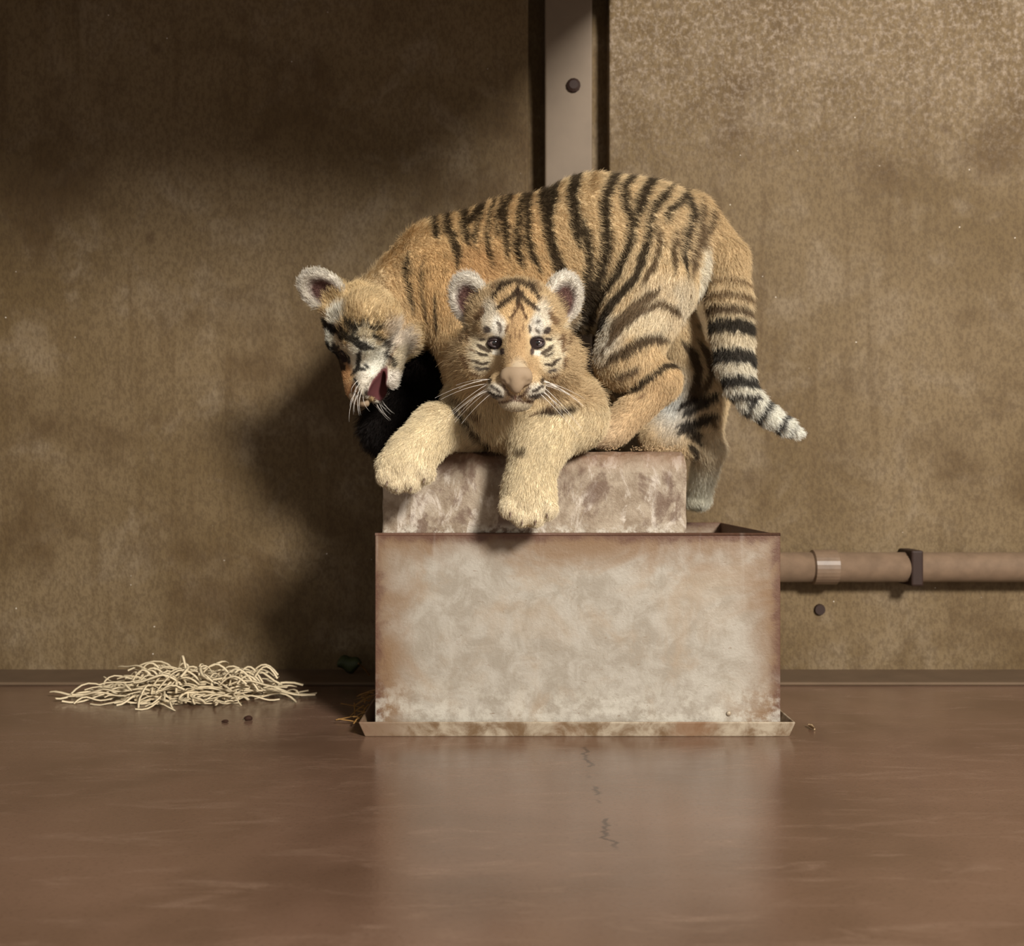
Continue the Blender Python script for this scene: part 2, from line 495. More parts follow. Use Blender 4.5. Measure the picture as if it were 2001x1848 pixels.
def hay():
    r = np.random.default_rng(11)
    V = []; Fc = []
    for n in range(300):
        a = r.uniform(0, 2 * math.pi); rad = math.sqrt(r.uniform(0, 1))
        cx = -0.60 + math.cos(a) * rad * 0.155; cy = 1.885 + math.sin(a) * rad * 0.068
        hmax = max(0.004, 0.058 * (1 - rad ** 2))
        L = r.uniform(0.06, 0.15); k = r.uniform(-20, 20); th0 = r.uniform(0, 2 * math.pi)
        z0 = r.uniform(0.003, hmax); rise = r.uniform(0, 0.022) * (1 - 0.6 * rad)
        pts = []; x = cx; y = cy; t = th0; N = 9
        for i in range(N):
            s = i / (N - 1)
            pts.append((x, y * 1.0, max(0.002, z0 + rise * math.sin(math.pi * s) + 0.004 * math.sin(7 * s + n))))
            x += math.cos(t) * L / N; y += math.sin(t) * L / N * 0.55; t += k * L / N
        ribbon(V, Fc, pts, r.uniform(0.0014, 0.0032))
    for n in range(26):   # springy loops on top
        cx = r.uniform(-0.68, -0.44); cy = r.uniform(1.84, 1.92); L = r.uniform(0.05, 0.10); th0 = r.uniform(-0.5, 0.5) + (math.pi if r.uniform() < 0.5 else 0)
        h = r.uniform(0.02, 0.045)
        pts = [(cx + math.cos(th0) * L * (s - 0.5), cy + math.sin(th0) * L * 0.4 * s, 0.02 + h * math.sin(math.pi * min(1, 0.15 + s * 0.95))) for s in np.linspace(0, 1, 10)]
        ribbon(V, Fc, pts, 0.0026)
    o = mesh_obj('wood_wool', V, Fc, M_HAY, None, True)
    tag(o, 'small heap of pale curly wood wool on the floor by the wall', 'wood wool', None, 'stuff')
hay()

def leaf():
    V = []; Fc = []
    c = P(682, 1303, 2.05)
    n = 9
    for i in range(n):
        s = i / (n - 1); w = 0.017 * math.sin(math.pi * (0.08 + 0.9 * s)) ** 0.8
        x = c[0] - 0.024 + 0.048 * s
        for k in (-1, -0.5, 0, 0.5, 1):
            V.append((x, c[1] + 0.012 * k * k + 0.004 * math.sin(5 * s), max(0.0095, c[2] + 0.004 + k * w + 0.004 * math.sin(9 * s))))
    for i in range(n - 1):
        for k in range(4):
            Fc.append((i * 5 + k, i * 5 + k + 1, i * 5 + k + 6, i * 5 + k + 5))
    o = mesh_obj('leaf', V, Fc, M_LEAF, None, True)
    m = o.modifiers.new('thick', 'SOLIDIFY'); m.thickness = 0.0012
    tag(o, 'crumpled dark green leaf at the foot of the wall beside the tub', 'leaf')
    V, Fc = tube_geo([P(700, 1296, 2.02), P(712, 1306, 2.03), P(722, 1318, 2.045), (-0.287, 2.045, 0.0085)], [0.0016, 0.0016, 0.0014, 0.0012], 6)
    o = mesh_obj('twig', V, Fc, M_TWIG, None, True)
    tag(o, 'thin brown twig poking up beside the green leaf', 'twig')
leaf()

def blob_geo(c, r, seed, sub=2):
    bm = bmesh.new(); bmesh.ops.create_icosphere(bm, subdivisions=sub, radius=1.0)
    co = np.array([v.co for v in bm.verts]); n = vnoise(co + seed * 3.1, 1.6, seed)
    for v, k in zip(bm.verts, n):
        v.co = Vector((v.co.x * r[0], v.co.y * r[1], v.co.z * r[2])) * (1 + 0.28 * k) + Vector(c)
    return bm
for px, py, r, lab in ((440, 1411, (0.006, 0.004, 0.0025), 'tiny flat brown dropping on the floor'), (485, 1407, (0.007, 0.006, 0.0045), 'small round brown dropping on the floor in front of the wood wool')):
    Y = CAM_Z * FPX / (py - 937)
    o = bm_obj('dropping', blob_geo(((px - 1000.5) / FPX * Y, Y, r[2] * 0.8), r, px % 17), M_DUNG, None, True)
    tag(o, lab, 'dropping', 'droppings on the floor')
Y = CAM_Z * FPX / (1424 - 937)
V, Fc = tube_geo([P(1581, 1414, Y + 0.01) * (1, 1, 0) + (0, 0, 0.004), P(1585, 1420, Y) * (1, 1, 0) + (0, 0, 0.005), P(1592, 1429, Y - 0.012) * (1, 1, 0) + (0, 0, 0.003)], [0.002, 0.003, 0.0016], 6)
o = mesh_obj('straw_piece', V, Fc, M_CRUMB, None, True); tag(o, 'short pale straw piece on the floor next to the tray corner', 'straw')
def stalks():
    V = []; Fc = []; r = np.random.default_rng(5)
    for _ in range(26):
        c = np.array((r.uniform(-0.272, -0.243), r.uniform(1.66, 1.86), 0.003 + r.uniform(0, 0.012)))
        d = r.normal(size=3) * (0.014, 0.012, 0.006)
        ribbon(V, Fc, [c - d, c + (0, 0, 0.003), c + d * 0.9], 0.0012)
    V = [Vector((min(v[0], -0.2405), v[1], max(v[2], 0.0012))) for v in V]
    tag(mesh_obj('straw_litter', V, Fc, M_TWIG), 'brown straw litter heaped along the side of the tray', 'straw', None, 'stuff')
stalks()

# ================================================================== the cubs
class Field:
    """signed distance field on a grid, polygonised by surface nets"""
    def __init__(self, lo, hi, h):
        self.lo = np.array(lo, float); self.h = h
        self.n = np.ceil((np.array(hi) - self.lo) / h).astype(int) + 1
        self.D = np.full(self.n, 0.2, np.float32)
        self.prims = []
    def box(self, lo, hi, m):
        a = np.clip(np.floor((np.array(lo) - m - self.lo) / self.h).astype(int), 0, self.n)
        b = np.clip(np.ceil((np.array(hi) + m - self.lo) / self.h).astype(int) + 1, 0, self.n)
        sl = tuple(slice(i, j) for i, j in zip(a, b))
        ax = [self.lo[i] + self.h * np.arange(a[i], b[i]) for i in range(3)]
        X, Y, Z = np.meshgrid(*ax, indexing='ij')
        return sl, np.stack((X, Y, Z), -1)
    def add(self, pr, k=0.02, sub=False):
        sl, pts = self.box(pr.lo, pr.hi, max(k * 1.6, 0.012))
        if 0 in pts.shape: return
        d = pr.dist(pts.reshape(-1, 3)).reshape(pts.shape[:3]).astype(np.float32)
        a = self.D[sl]
        if sub:
            d = -d
            h = np.clip(0.5 - 0.5 * (a - d) / k, 0, 1)
            self.D[sl] = a * (1 - h) + d * h + k * h * (1 - h)
        else:
            h = np.clip(0.5 + 0.5 * (a - d) / k, 0, 1)
            self.D[sl] = a * (1 - h) + d * h - k * h * (1 - h)
            self.prims.append(pr)
    def mesh(self):
        D = self.D; nx, ny, nz = self.n
        ins = D < 0
        c = ins[:-1, :-1, :-1].astype(np.int8)
        tot = np.zeros((nx - 1, ny - 1, nz - 1), np.int8)
        for i in (0, 1):
            for j in (0, 1):
                for k in (0, 1):
                    tot += ins[i:nx - 1 + i, j:ny - 1 + j, k:nz - 1 + k]
        act = np.argwhere((tot > 0) & (tot < 8))
        idx = np.full((nx - 1, ny - 1, nz - 1), -1, np.int64)
        idx[act[:, 0], act[:, 1], act[:, 2]] = np.arange(len(act))
        acc = np.zeros((len(act), 3)); cnt = np.zeros(len(act))
        corners = [(i, j, k) for i in (0, 1) for j in (0, 1) for k in (0, 1)]
        for a in corners:
            for ax in range(3):
                if a[ax] == 0:
                    b = list(a); b[ax] = 1
                    va = D[act[:, 0] + a[0], act[:, 1] + a[1], act[:, 2] + a[2]]
                    vb = D[act[:, 0] + b[0], act[:, 1] + b[1], act[:, 2] + b[2]]
                    m = (va < 0) != (vb < 0)
                    t = np.where(m, va / np.where(m, va - vb, 1), 0)
                    p = np.array(a, float)[None, :] + t[:, None] * (np.array(b) - np.array(a))[None, :]
                    acc[m] += p[m]; cnt[m] += 1
        V = self.lo + self.h * (act + acc / cnt[:, None])
        quads = []
        for ax in range(3):
            s0 = [slice(None)] * 3; s1 = [slice(None)] * 3
            s0[ax] = slice(0, -1); s1[ax] = slice(1, None)
            A = ins[tuple(s0)]; B = ins[tuple(s1)]
            e = np.argwhere(A != B)
            u, v = (ax + 1) % 3, (ax + 2) % 3
            e = e[(e[:, u] > 0) & (e[:, v] > 0) & (e[:, u] < self.n[u] - 1) & (e[:, v] < self.n[v] - 1)]
            sgn = A[e[:, 0], e[:, 1], e[:, 2]]
            q = []
            for du, dv in ((-1, -1), (0, -1), (0, 0), (-1, 0)):
                g = e.copy(); g[:, u] += du; g[:, v] += dv
                q.append(idx[g[:, 0], g[:, 1], g[:, 2]])
            q = np.stack(q, 1)
            q[~sgn] = q[~sgn][:, ::-1]
            quads.append(q)
        Q = np.concatenate(quads)
        for _ in range(2):      # light smoothing
            sm = np.zeros_like(V); n = np.zeros(len(V))
            for a, b in ((0, 1), (1, 2), (2, 3), (3, 0)):
                np.add.at(sm, Q[:, a], V[Q[:, b]]); np.add.at(n, Q[:, a], 1)
                np.add.at(sm, Q[:, b], V[Q[:, a]]); np.add.at(n, Q[:, b], 1)
            V = V * 0.5 + 0.5 * sm / np.maximum(n, 1)[:, None]
        return V, Q

def norm(v, ax=-1):
    return v / np.maximum(np.linalg.norm(v, axis=ax, keepdims=True), 1e-9)

class Cap:
    def __init__(self, a, b, ra, rb, **kw):
        self.a = np.array(a, float); self.b = np.array(b, float); self.ra = ra; self.rb = rb
        self.lo = np.minimum(self.a - ra, self.b - rb); self.hi = np.maximum(self.a + ra, self.b + rb)
        self.flow = norm(self.b - self.a); self.kw = kw
        if 'flow' in kw: self.flow = norm(np.array(kw['flow'], float))
    def dist(self, p):
        d = self.b - self.a
        t = np.clip((p - self.a) @ d / (d @ d), 0, 1)
        return np.linalg.norm(p - self.a - t[:, None] * d, axis=1) - (self.ra + (self.rb - self.ra) * t)

class Ell:
    def __init__(self, c, r, R=None, **kw):
        self.c = np.array(c, float); self.r = np.array(r, float); self.R = np.eye(3) if R is None else np.array(R)
        ext = np.sqrt(((self.R * self.r[None, :]) ** 2).sum(1))
        self.lo = self.c - ext; self.hi = self.c + ext; self.kw = kw
        self.flow = norm(np.array(kw.get('flow', (0, 0, -1)), float))
    def dist(self, p):
        q = (p - self.c) @ self.R
        k0 = np.linalg.norm(q / self.r, axis=1); k1 = np.linalg.norm(q / self.r ** 2, axis=1)
        return k0 * (k0 - 1.0) / np.maximum(k1, 1e-6)

# ---- painting
def seg_dist(uv, pts):
    """distance to a polyline and parameter along it"""
    best = np.full(len(uv), 1e9); par = np.zeros(len(uv))
    n = len(pts) - 1
    for i in range(n):
        a = np.array(pts[i], float); b = np.array(pts[i + 1], float); d = b - a
        t = np.clip((uv - a) @ d / max(d @ d, 1e-9), 0, 1)
        r = np.linalg.norm(uv - a - t[:, None] * d, axis=1)
        m = r < best
        best[m] = r[m]; par[m] = (i + t[m]) / n
    return best, par

def paint_stripes(col, uv, stripes, soft=2.5, mask=None):
    for st in stripes:
        pts, w = st[0], st[1]
        c = lin(st[2] if len(st) > 2 else (52, 34, 20))
        P0 = np.array(pts, float)
        lo = P0.min(0) - w - 6; hi = P0.max(0) + w + 6
        near = (uv[:, 0] > lo[0]) & (uv[:, 0] < hi[0]) & (uv[:, 1] > lo[1]) & (uv[:, 1] < hi[1])
        if mask is not None: near &= mask
        ii = np.nonzero(near)[0]
        if not len(ii): continue
        d, t = seg_dist(uv[ii], pts)
        taper = np.clip(np.minimum(t, 1 - t) * 7, 0.35, 1.0)
        f = np.clip((w * 0.5 * taper - d) / soft + 0.5, 0, 1) * (0.93 if len(st) < 4 else st[3])
        col[ii] = col[ii] * (1 - f[:, None]) + c * f[:, None]
    return col

def paint_blobs(col, uv, blobs):
    for (cx, cy, rx, ry, rgb, s) in blobs:
        d = np.sqrt(((uv[:, 0] - cx) / rx) ** 2 + ((uv[:, 1] - cy) / ry) ** 2)
        f = np.clip((1.15 - d) / 0.45, 0, 1) * s
        col[:] = col * (1 - f[:, None]) + lin(rgb) * f[:, None]
    return col

DARK = (46, 30, 18); BRN = (112, 78, 44); ORANGE = (206, 152, 86); TAN = (214, 172, 118); CREAM = (234, 205, 160); WHITE = (236, 224, 206)

# ---- heads.  Local axes: x to the cub's left side, -y forward, z up; metres about the middle of the skull
def ear_axes(s, turn):
    a = math.radians(14) * s; b = turn * s
    tl = np.array(((math.cos(a), 0, math.sin(a)), (0, 1, 0), (-math.sin(a), 0, math.cos(a))))
    ty = np.array(((math.cos(b), -math.sin(b), 0), (math.sin(b), math.cos(b), 0), (0, 0, 1)))
    return tl @ ty

def head_prims(R, O, mouth=0.0, sc=1.0, turn=0.31):
    O = np.array(O)
    def p(x, y, z): return O + R @ (np.array((x, y, z)) * sc)
    def Ell(c, r, *a, **k): return globals()['Ell'](c, np.array(r) * sc, *a, **k)
    def Cap(a, b, ra, rb, **k): return globals()['Cap'](a, b, ra * sc, rb * sc, **k)
    A = []; Sb = []
    es = 1.2 if mouth > 0 else 1.0
    def ell(c, r, k=0.02, tilt=None, **kw):
        RR = R if tilt is None else R @ tilt
        A.append((Ell(p(*c), r, RR, head=True, **kw), k))
    if mouth > 0: ell((0, 0.010, 0.012), (0.069, 0.060, 0.058), 0.02)
    else: ell((0, 0.025, 0.020), (0.073, 0.076, 0.066), 0.02)
    for s in (-1, 1):
        ell((s * 0.044, -0.012, -0.032), (0.041, 0.045, 0.040), 0.022)
        ell((s * 0.052, 0.022, -0.040), (0.045, 0.040, 0.046), 0.022)
        ell((s * 0.030, -0.040, 0.016), (0.024, 0.022, 0.019), 0.016)
    A.append((Cap(p(0, -0.03, -0.030), p(0, -0.082, -0.058), 0.042, 0.029, head=True), 0.02))
    A.append((Cap(p(0, -0.045, 0.006), p(0, -0.108, -0.040), 0.021, 0.0185, head=True), 0.014))
    for s in (-1, 1):
        ell((s * 0.0195, -0.093, -0.0655), (0.0215, 0.022, 0.019), 0.010)
    if mouth > 0:
        A.append((Cap(p(0, -0.012, -0.070), p(0, -0.068, -0.0950), 0.026, 0.0125, head=True), 0.014))
    else:
        ell((0, -0.080, -0.089), (0.024, 0.021, 0.013), 0.009)
    for s in (-1, 1):
        Sb.append((Ell(p(s * 0.031, -0.072, -0.006), (0.0112, 0.010, 0.0070), R), 0.003))
    if mouth > 0:
        Sb.append((Ell(p(0, -0.095, -0.0825), (0.030, 0.040, 0.0080), R), 0.004))
    # ears: cupped discs
    for s in (-1, 1):
        tt = ear_axes(s, turn)
        A.append((Ell(p(s * 0.070, 0.028, 0.058), (0.030 * es, 0.0125, 0.040 * es), R @ tt, head=True, ear=True), 0.010))
        off = tt @ np.array((0, -0.0125, 0.000))
        Sb.append((Ell(p(s * 0.070 + off[0], 0.028 + off[1], 0.058 + off[2]), (0.0215 * es, 0.012, 0.031 * es), R @ tt), 0.004))
    return A, Sb

def C2(pts):     # face tracing to local centimetre-ish units (mm)
    return [((x - 868.6) * 0.1624, (739.2 - y) * 0.1624) for x, y in pts]

def Ck(k): return k * 0.1624
FB = (56, 36, 22); FM = (126, 88, 52); FG = (92, 76, 66)
FACE = [
 ([(690,370),(740,300),(830,250),(900,250),(990,290),(1050,370)], 34, FB), ([(880,280),(888,400),(900,470)], 30, FB),
 ([(690,490),(760,445),(850,370),(885,300)], 34, FB), ([(1072,503),(1000,450),(930,390),(892,310)], 34, FB),
 ([(905,440),(870,500),(820,570)], 20, (98,62,34)), ([(910,440),(935,520),(962,585)], 18, (98,62,34)),
 ([(660,410),(700,330),(760,230)], 24, FB), ([(1085,420),(1040,330),(980,230)], 24, FB),
 ([(640,330),(720,215)], 22, FM), ([(1090,330),(1010,215)], 22, FM), ([(800,200),(880,180),(960,205)], 26, FM),
 ([(500,595),(560,540),(590,480)], 32, FM), ([(1240,630),(1190,570),(1150,500)], 30, FM),
 ([(595,650),(650,672)], 34, (70,52,46)), ([(700,590),(738,640),(725,700)], 20, FG), ([(1040,600),(1085,588)], 18, FG),
 ([(1115,690),(1165,650)], 32, (70,52,46)), ([(1040,650),(1075,690)], 16, FG),
 ([(802,620),(778,690)], 14, FM), ([(985,620),(992,690)], 16, FB),
 ([(530,795),(600,835),(655,855)], 30, FB), ([(515,860),(575,885),(625,882)], 16, FB),
 ([(490,930),(575,962),(640,950)], 20, FB), ([(500,985),(570,1005),(640,1000)], 20, FG), ([(545,752),(605,742)], 18, FB),
 ([(1200,805),(1130,850),(1085,872)], 28, FB), ([(1195,860),(1140,892),(1110,890)], 16, FB),
 ([(1255,910),(1180,972),(1110,960)], 20, FB), ([(1225,1005),(1145,1032)], 18, FG), ([(1190,752),(1130,742)], 18, FB),
 ([(630,1085),(662,1092)], 32, FB), ([(645,1120),(745,1185)], 20, FB), ([(618,1180),(690,1212),(765,1222)], 20, FB), ([(640,1230),(720,1245)], 12, FB),
 ([(1075,1090),(1105,1085)], 32, FB), ([(1110,1120),(1000,1185)], 20, FB), ([(1115,1190),(1030,1220),(975,1224)], 20, FB), ([(1090,1235),(1020,1245)], 12, FB),
 ([(380,670),(392,790)], 32, FM), ([(450,650),(455,780)], 26, FM), ([(395,880),(440,1010)], 24, FM), ([(1275,690),(1285,840)], 28, FM), ([(1345,690),(1335,810)], 26, FM), ([(1310,900),(1290,1000)], 20, FM),
 ([(675,1285),(780,1272),(862,1250),(940,1272),(1045,1265)], 13, (104,66,48)), ([(862,1200),(862,1252)], 13, (130,80,60)),
 ([(752,1060),(765,1130),(815,1208),(858,1240)], 15, (96,62,46)), ([(992,1060),(972,1140),(920,1208),(866,1240)], 15, (96,62,46)),
 ([(840,560),(835,640)], 9, FM), ([(930,600),(925,690)], 9, FM), ([(860,640),(862,740)], 8, FM), ([(900,650),(898,760)], 8, FM), ([(820,700),(815,780)], 8, FM),
 ([(470,840),(500,850)], 16, FM), ([(450,930),(480,940)], 16, FM), ([(470,1050),(560,1060)], 16, FM), ([(1230,760),(1270,740)], 16, FM), ([(1270,860),(1310,840)], 16, FM), ([(1250,1060),(1170,1080)], 16, FM),
 ([(745,820),(752,880)], 26, (70,50,52)), ([(1010,820),(1003,880)], 26, (70,50,52)),
]
FACE = [(C2(a), Ck(w), c) for a, w, c in FACE]
FBLOB = [
 (868, 430, 210, 190, (214,170,112), 0.9), (640, 560, 80, 165, (216,202,186), 0.65), (1100, 560, 80, 165, (216,202,186), 0.65), (370, 650, 95, 34, (236,214,180), 0.8), (1370, 640, 95, 34, (236,214,180), 0.8),
 (720, 640, 70, 110, (214,202,192), 0.7), (1045, 640, 70, 110, (214,202,192), 0.7),
 (560, 880, 120, 180, (216,194,162), 0.85), (1190, 880, 120, 180, (216,194,162), 0.85),
 (700, 860, 45, 28, (228,214,200), 0.8), (1050, 865, 45, 28, (228,214,200), 0.8),
 (875, 760, 92, 260, (186,142,90), 0.95), (870, 980, 190, 150, (190,148,98), 0.8), (890, 1020, 80, 130, (184,158,128), 0.8),
 (690, 1190, 110, 90, (224,208,190), 0.9), (1050, 1190, 110, 90, (224,208,190), 0.9), (862, 1250, 60, 50, (226,200,178), 0.8), (862, 1320, 190, 70, (200,178,148), 0.9),
]
FBLOB = [((a - 868.6) * 0.1624, (739.2 - b) * 0.1624, c * 0.1624, d * 0.1624, e, f) for a, b, c, d, e, f in FBLOB]

def paint_head(p, R, O, base, mouth=0.0, seed=0, side_paint=None, sc=1.0, turn=0.31):
    """colour, hair length, keep-mask for points on a head"""
    q = (p - np.array(O)) @ R / sc
    n = len(q)
    col = np.tile(lin(base), (n, 1))
    wob = np.stack((vnoise(p, 260, seed + 1), vnoise(p, 260, seed + 2)), 1) * 0.9
    # the face is wrapped round the skull: behind the cheek the pattern slides with depth
    uv = np.stack((q[:, 0], q[:, 2]), 1) * 1000 + wob
    front = q[:, 1] < 0.035
    side = np.clip((q[:, 1] + 0.01) / 0.05, 0, 1)
    face = col.copy()
    paint_blobs(face, uv, FBLOB)
    paint_stripes(face, uv, [(a, w * 1.45, c) for a, w, c in FACE], 1.3)
    col = face * (1 - side[:, None]) + col * side[:, None]
    if side_paint is not None: col = side_paint(p, col)
    L = 0.0035 + 0.011 * np.clip((q[:, 1] + 0.06) / 0.07, 0, 1)
    L += 0.010 * np.clip((np.abs(q[:, 0]) - 0.055) / 0.03, 0, 1) * np.clip((0.02 - q[:, 2]) / 0.03, 0, 1) * np.clip((q[:, 1] + 0.05) / 0.05, 0, 1)
    keep = np.ones(n, bool)
    for s in (-1, 1):
        e = np.array((s * 0.031, -0.062, -0.006))
        de = np.linalg.norm((q - e) / np.array((1.25, 1.4, 0.86)), axis=1)
        f = np.clip((0.0132 - de) / 0.0025, 0, 1)[:, None]
        col = col * (1 - f) + lin((44, 30, 28)) * f
        keep &= de > 0.0115
        L = np.where(de < 0.019, np.minimum(L, 0.0025), L)
        # ears
        c = np.array((s * 0.070, 0.028, 0.058))
        g = (q - c) @ ear_axes(s, turn)
        if mouth > 0: g = g / np.array((1.2, 1.0, 1.2))
        re = np.sqrt((g[:, 0] / 0.033) ** 2 + (g[:, 2] / 0.043) ** 2 + (g[:, 1] / 0.02) ** 2)
        isear = (re < 1.15) & (np.linalg.norm((q - np.array((0, 0.025, 0.02))) / np.array((0.073, 0.076, 0.066)), axis=1) > 1.02)
        rr = np.sqrt((g[:, 0] / 0.0225) ** 2 + ((g[:, 2] + 0.005) / 0.031) ** 2)
        inner = isear & (g[:, 1] < 0.004) & ((rr < 1.08) | (g[:, 1] < -0.001))
        ec = np.tile(lin((220, 203, 187)), (n, 1))
        f = np.clip((1.0 - rr) / 0.35, 0, 1)[:, None]
        ec = ec * (1 - f) + lin((112, 74, 66)) * f
        f = np.clip((0.75 - np.sqrt((g[:, 0] / 0.02) ** 2 + ((g[:, 2] + 0.014) / 0.026) ** 2)) / 0.3, 0, 1)[:, None]
        ec = ec * (1 - f) + lin((98, 64, 56)) * f  # core painted darker than the inner skin, for the shade deep in the ear
        back = isear & (g[:, 1] > 0.006)
        bc = np.where((np.abs(g[:, 2] - 0.014) < 0.012)[:, None], lin((222, 206, 186)), lin((38, 28, 22)))
        col[inner] = ec[inner]; col[back] = bc[back]
        edge = isear & ~inner & ~back
        col[edge] = lin((214, 196, 172))
        L = np.where(isear, np.where(inner, 0.004 + 0.006 * np.clip(rr - 0.4, 0, 1), 0.008), L)
    if mouth > 0: L = np.where((q[:, 2] < -0.078) & (q[:, 1] < 0.0), np.maximum(L, 0.008), L)
    # nose pad
    dn = np.linalg.norm((q - np.array((0, -0.122, -0.045))) / np.array((0.019, 0.014, 0.014)), axis=1)
    keep &= dn > 1.0
    if mouth > 0:
        dm = np.linalg.norm((q - np.array((0, -0.088, -0.0845))) / np.array((0.040, 0.048, 0.0125)), axis=1)
        f = np.clip((1.0 - dm) / 0.12, 0, 1)[:, None]
        col = col * (1 - f) + lin((116, 58, 60)) * f
        keep &= dm > 0.95
    return col, L, keep

def nose_geo(R, O, sc=1.0):
    f = Field((-0.03, -0.03, -0.03), (0.03, 0.03, 0.03), 0.0016)
    f.add(Ell((0, 0, 0.003), (0.0165, 0.012, 0.0085)), 0.004)
    f.add(Ell((0, -0.002, -0.004), (0.009, 0.010, 0.0095)), 0.006)
    for s in (-1, 1):
        f.add(Ell((s * 0.0125, 0.001, 0.001), (0.0075, 0.009, 0.007)), 0.004)
    for s in (-1, 1):
        f.add(Ell((s * 0.0098, -0.0115, -0.002), (0.0038, 0.004, 0.0026)), 0.0015, True)
        f.add(Ell((s * 0.0165, -0.0065, -0.0035), (0.004, 0.004, 0.0022)), 0.0015, True)
    V, Q = f.mesh()
    V = np.array(O) + ((V * np.array((1.15, 0.9, 1.6)) + np.array((0, -0.1195, -0.0525))) * sc) @ R.T
    return V, Q

def skin_mat(name, rough=0.8):
    t = NT(name)
    n = t.new('ShaderNodeAttribute'); n.attribute_name = 'coat'
    return t.out(n.outputs['Color'], rough, 0.1)
M_SKIN = skin_mat('cub_coat_skin')

def hair_mat(name, spec, rough=0.55):
    t = NT(name)
    n = t.new('ShaderNodeAttribute'); n.attribute_name = 'coat'
    return t.out(n.outputs['Color'], rough, spec)
M_HAIR = hair_mat('cub_coat_hair', 0.18)

def eye_mat():
    t = NT('cub_eye')
    x = t.sep(t.co('Object'))
    r = t.math('SQRT', t.math('ADD', t.math('POWER', x[0], 2.0), t.math('POWER', x[2], 2.0)))
    iris = t.mix(t.noise(t.co('Object'), 400, 3), L4(92, 78, 78), L4(136, 118, 110))
    c = t.mix(t.mapr(r, 0.0036, 0.0031), iris, L4(10, 8, 9))
    c = t.mix(t.mapr(r, 0.0062, 0.0072), c, L4(30, 22, 22))
    m = t.out(c, 0.12, 0.6)
    t.b.inputs['Coat Weight'].default_value = 1.0
    t.b.inputs['Coat Roughness'].default_value = 0.03
    return m
M_EYE = eye_mat()
M_NOSE = plain('cub_nose_leather', (158, 136, 110), 0.65, 0.2, 0.15, 900)
M_WHISK = plain('whisker_white', (240, 232, 220), 0.4, 0.4, 0.05)
M_CLAW = plain('claw_horn', (120, 98, 80), 0.4, 0.4, 0.2)

def coat_tone(c):
    g = c @ np.array((0.3, 0.55, 0.15))
    return np.clip((g[:, None] + (c - g[:, None]) * 0.80) * np.array((0.97, 1.03, 1.0)), 0.002, 0.95)

def point_attr(p, prims, flows=None, sig=0.012):
    """blend the nearest body pieces' colour, hair length and lie of the coat"""
    n = len(p)
    wsum = np.zeros(n); col = np.zeros((n, 3)); L = np.zeros(n); fl = np.zeros((n, 3))
    best = np.full(n, 1e9); who = np.zeros(n, int)
    for i, pr in enumerate(prims):
        d = pr.dist(p)
        m = d < best
        best[m] = d[m]; who[m] = i
        w = np.exp(-np.clip(d, -0.01, 0.2) / sig) + 1e-12
        wsum += w
        col += w[:, None] * lin(pr.kw.get('col', TAN)); L += w * pr.kw.get('len', 0.013)
        fl += w[:, None] * pr.flow
    return col / wsum[:, None], L / wsum, fl / wsum[:, None], who

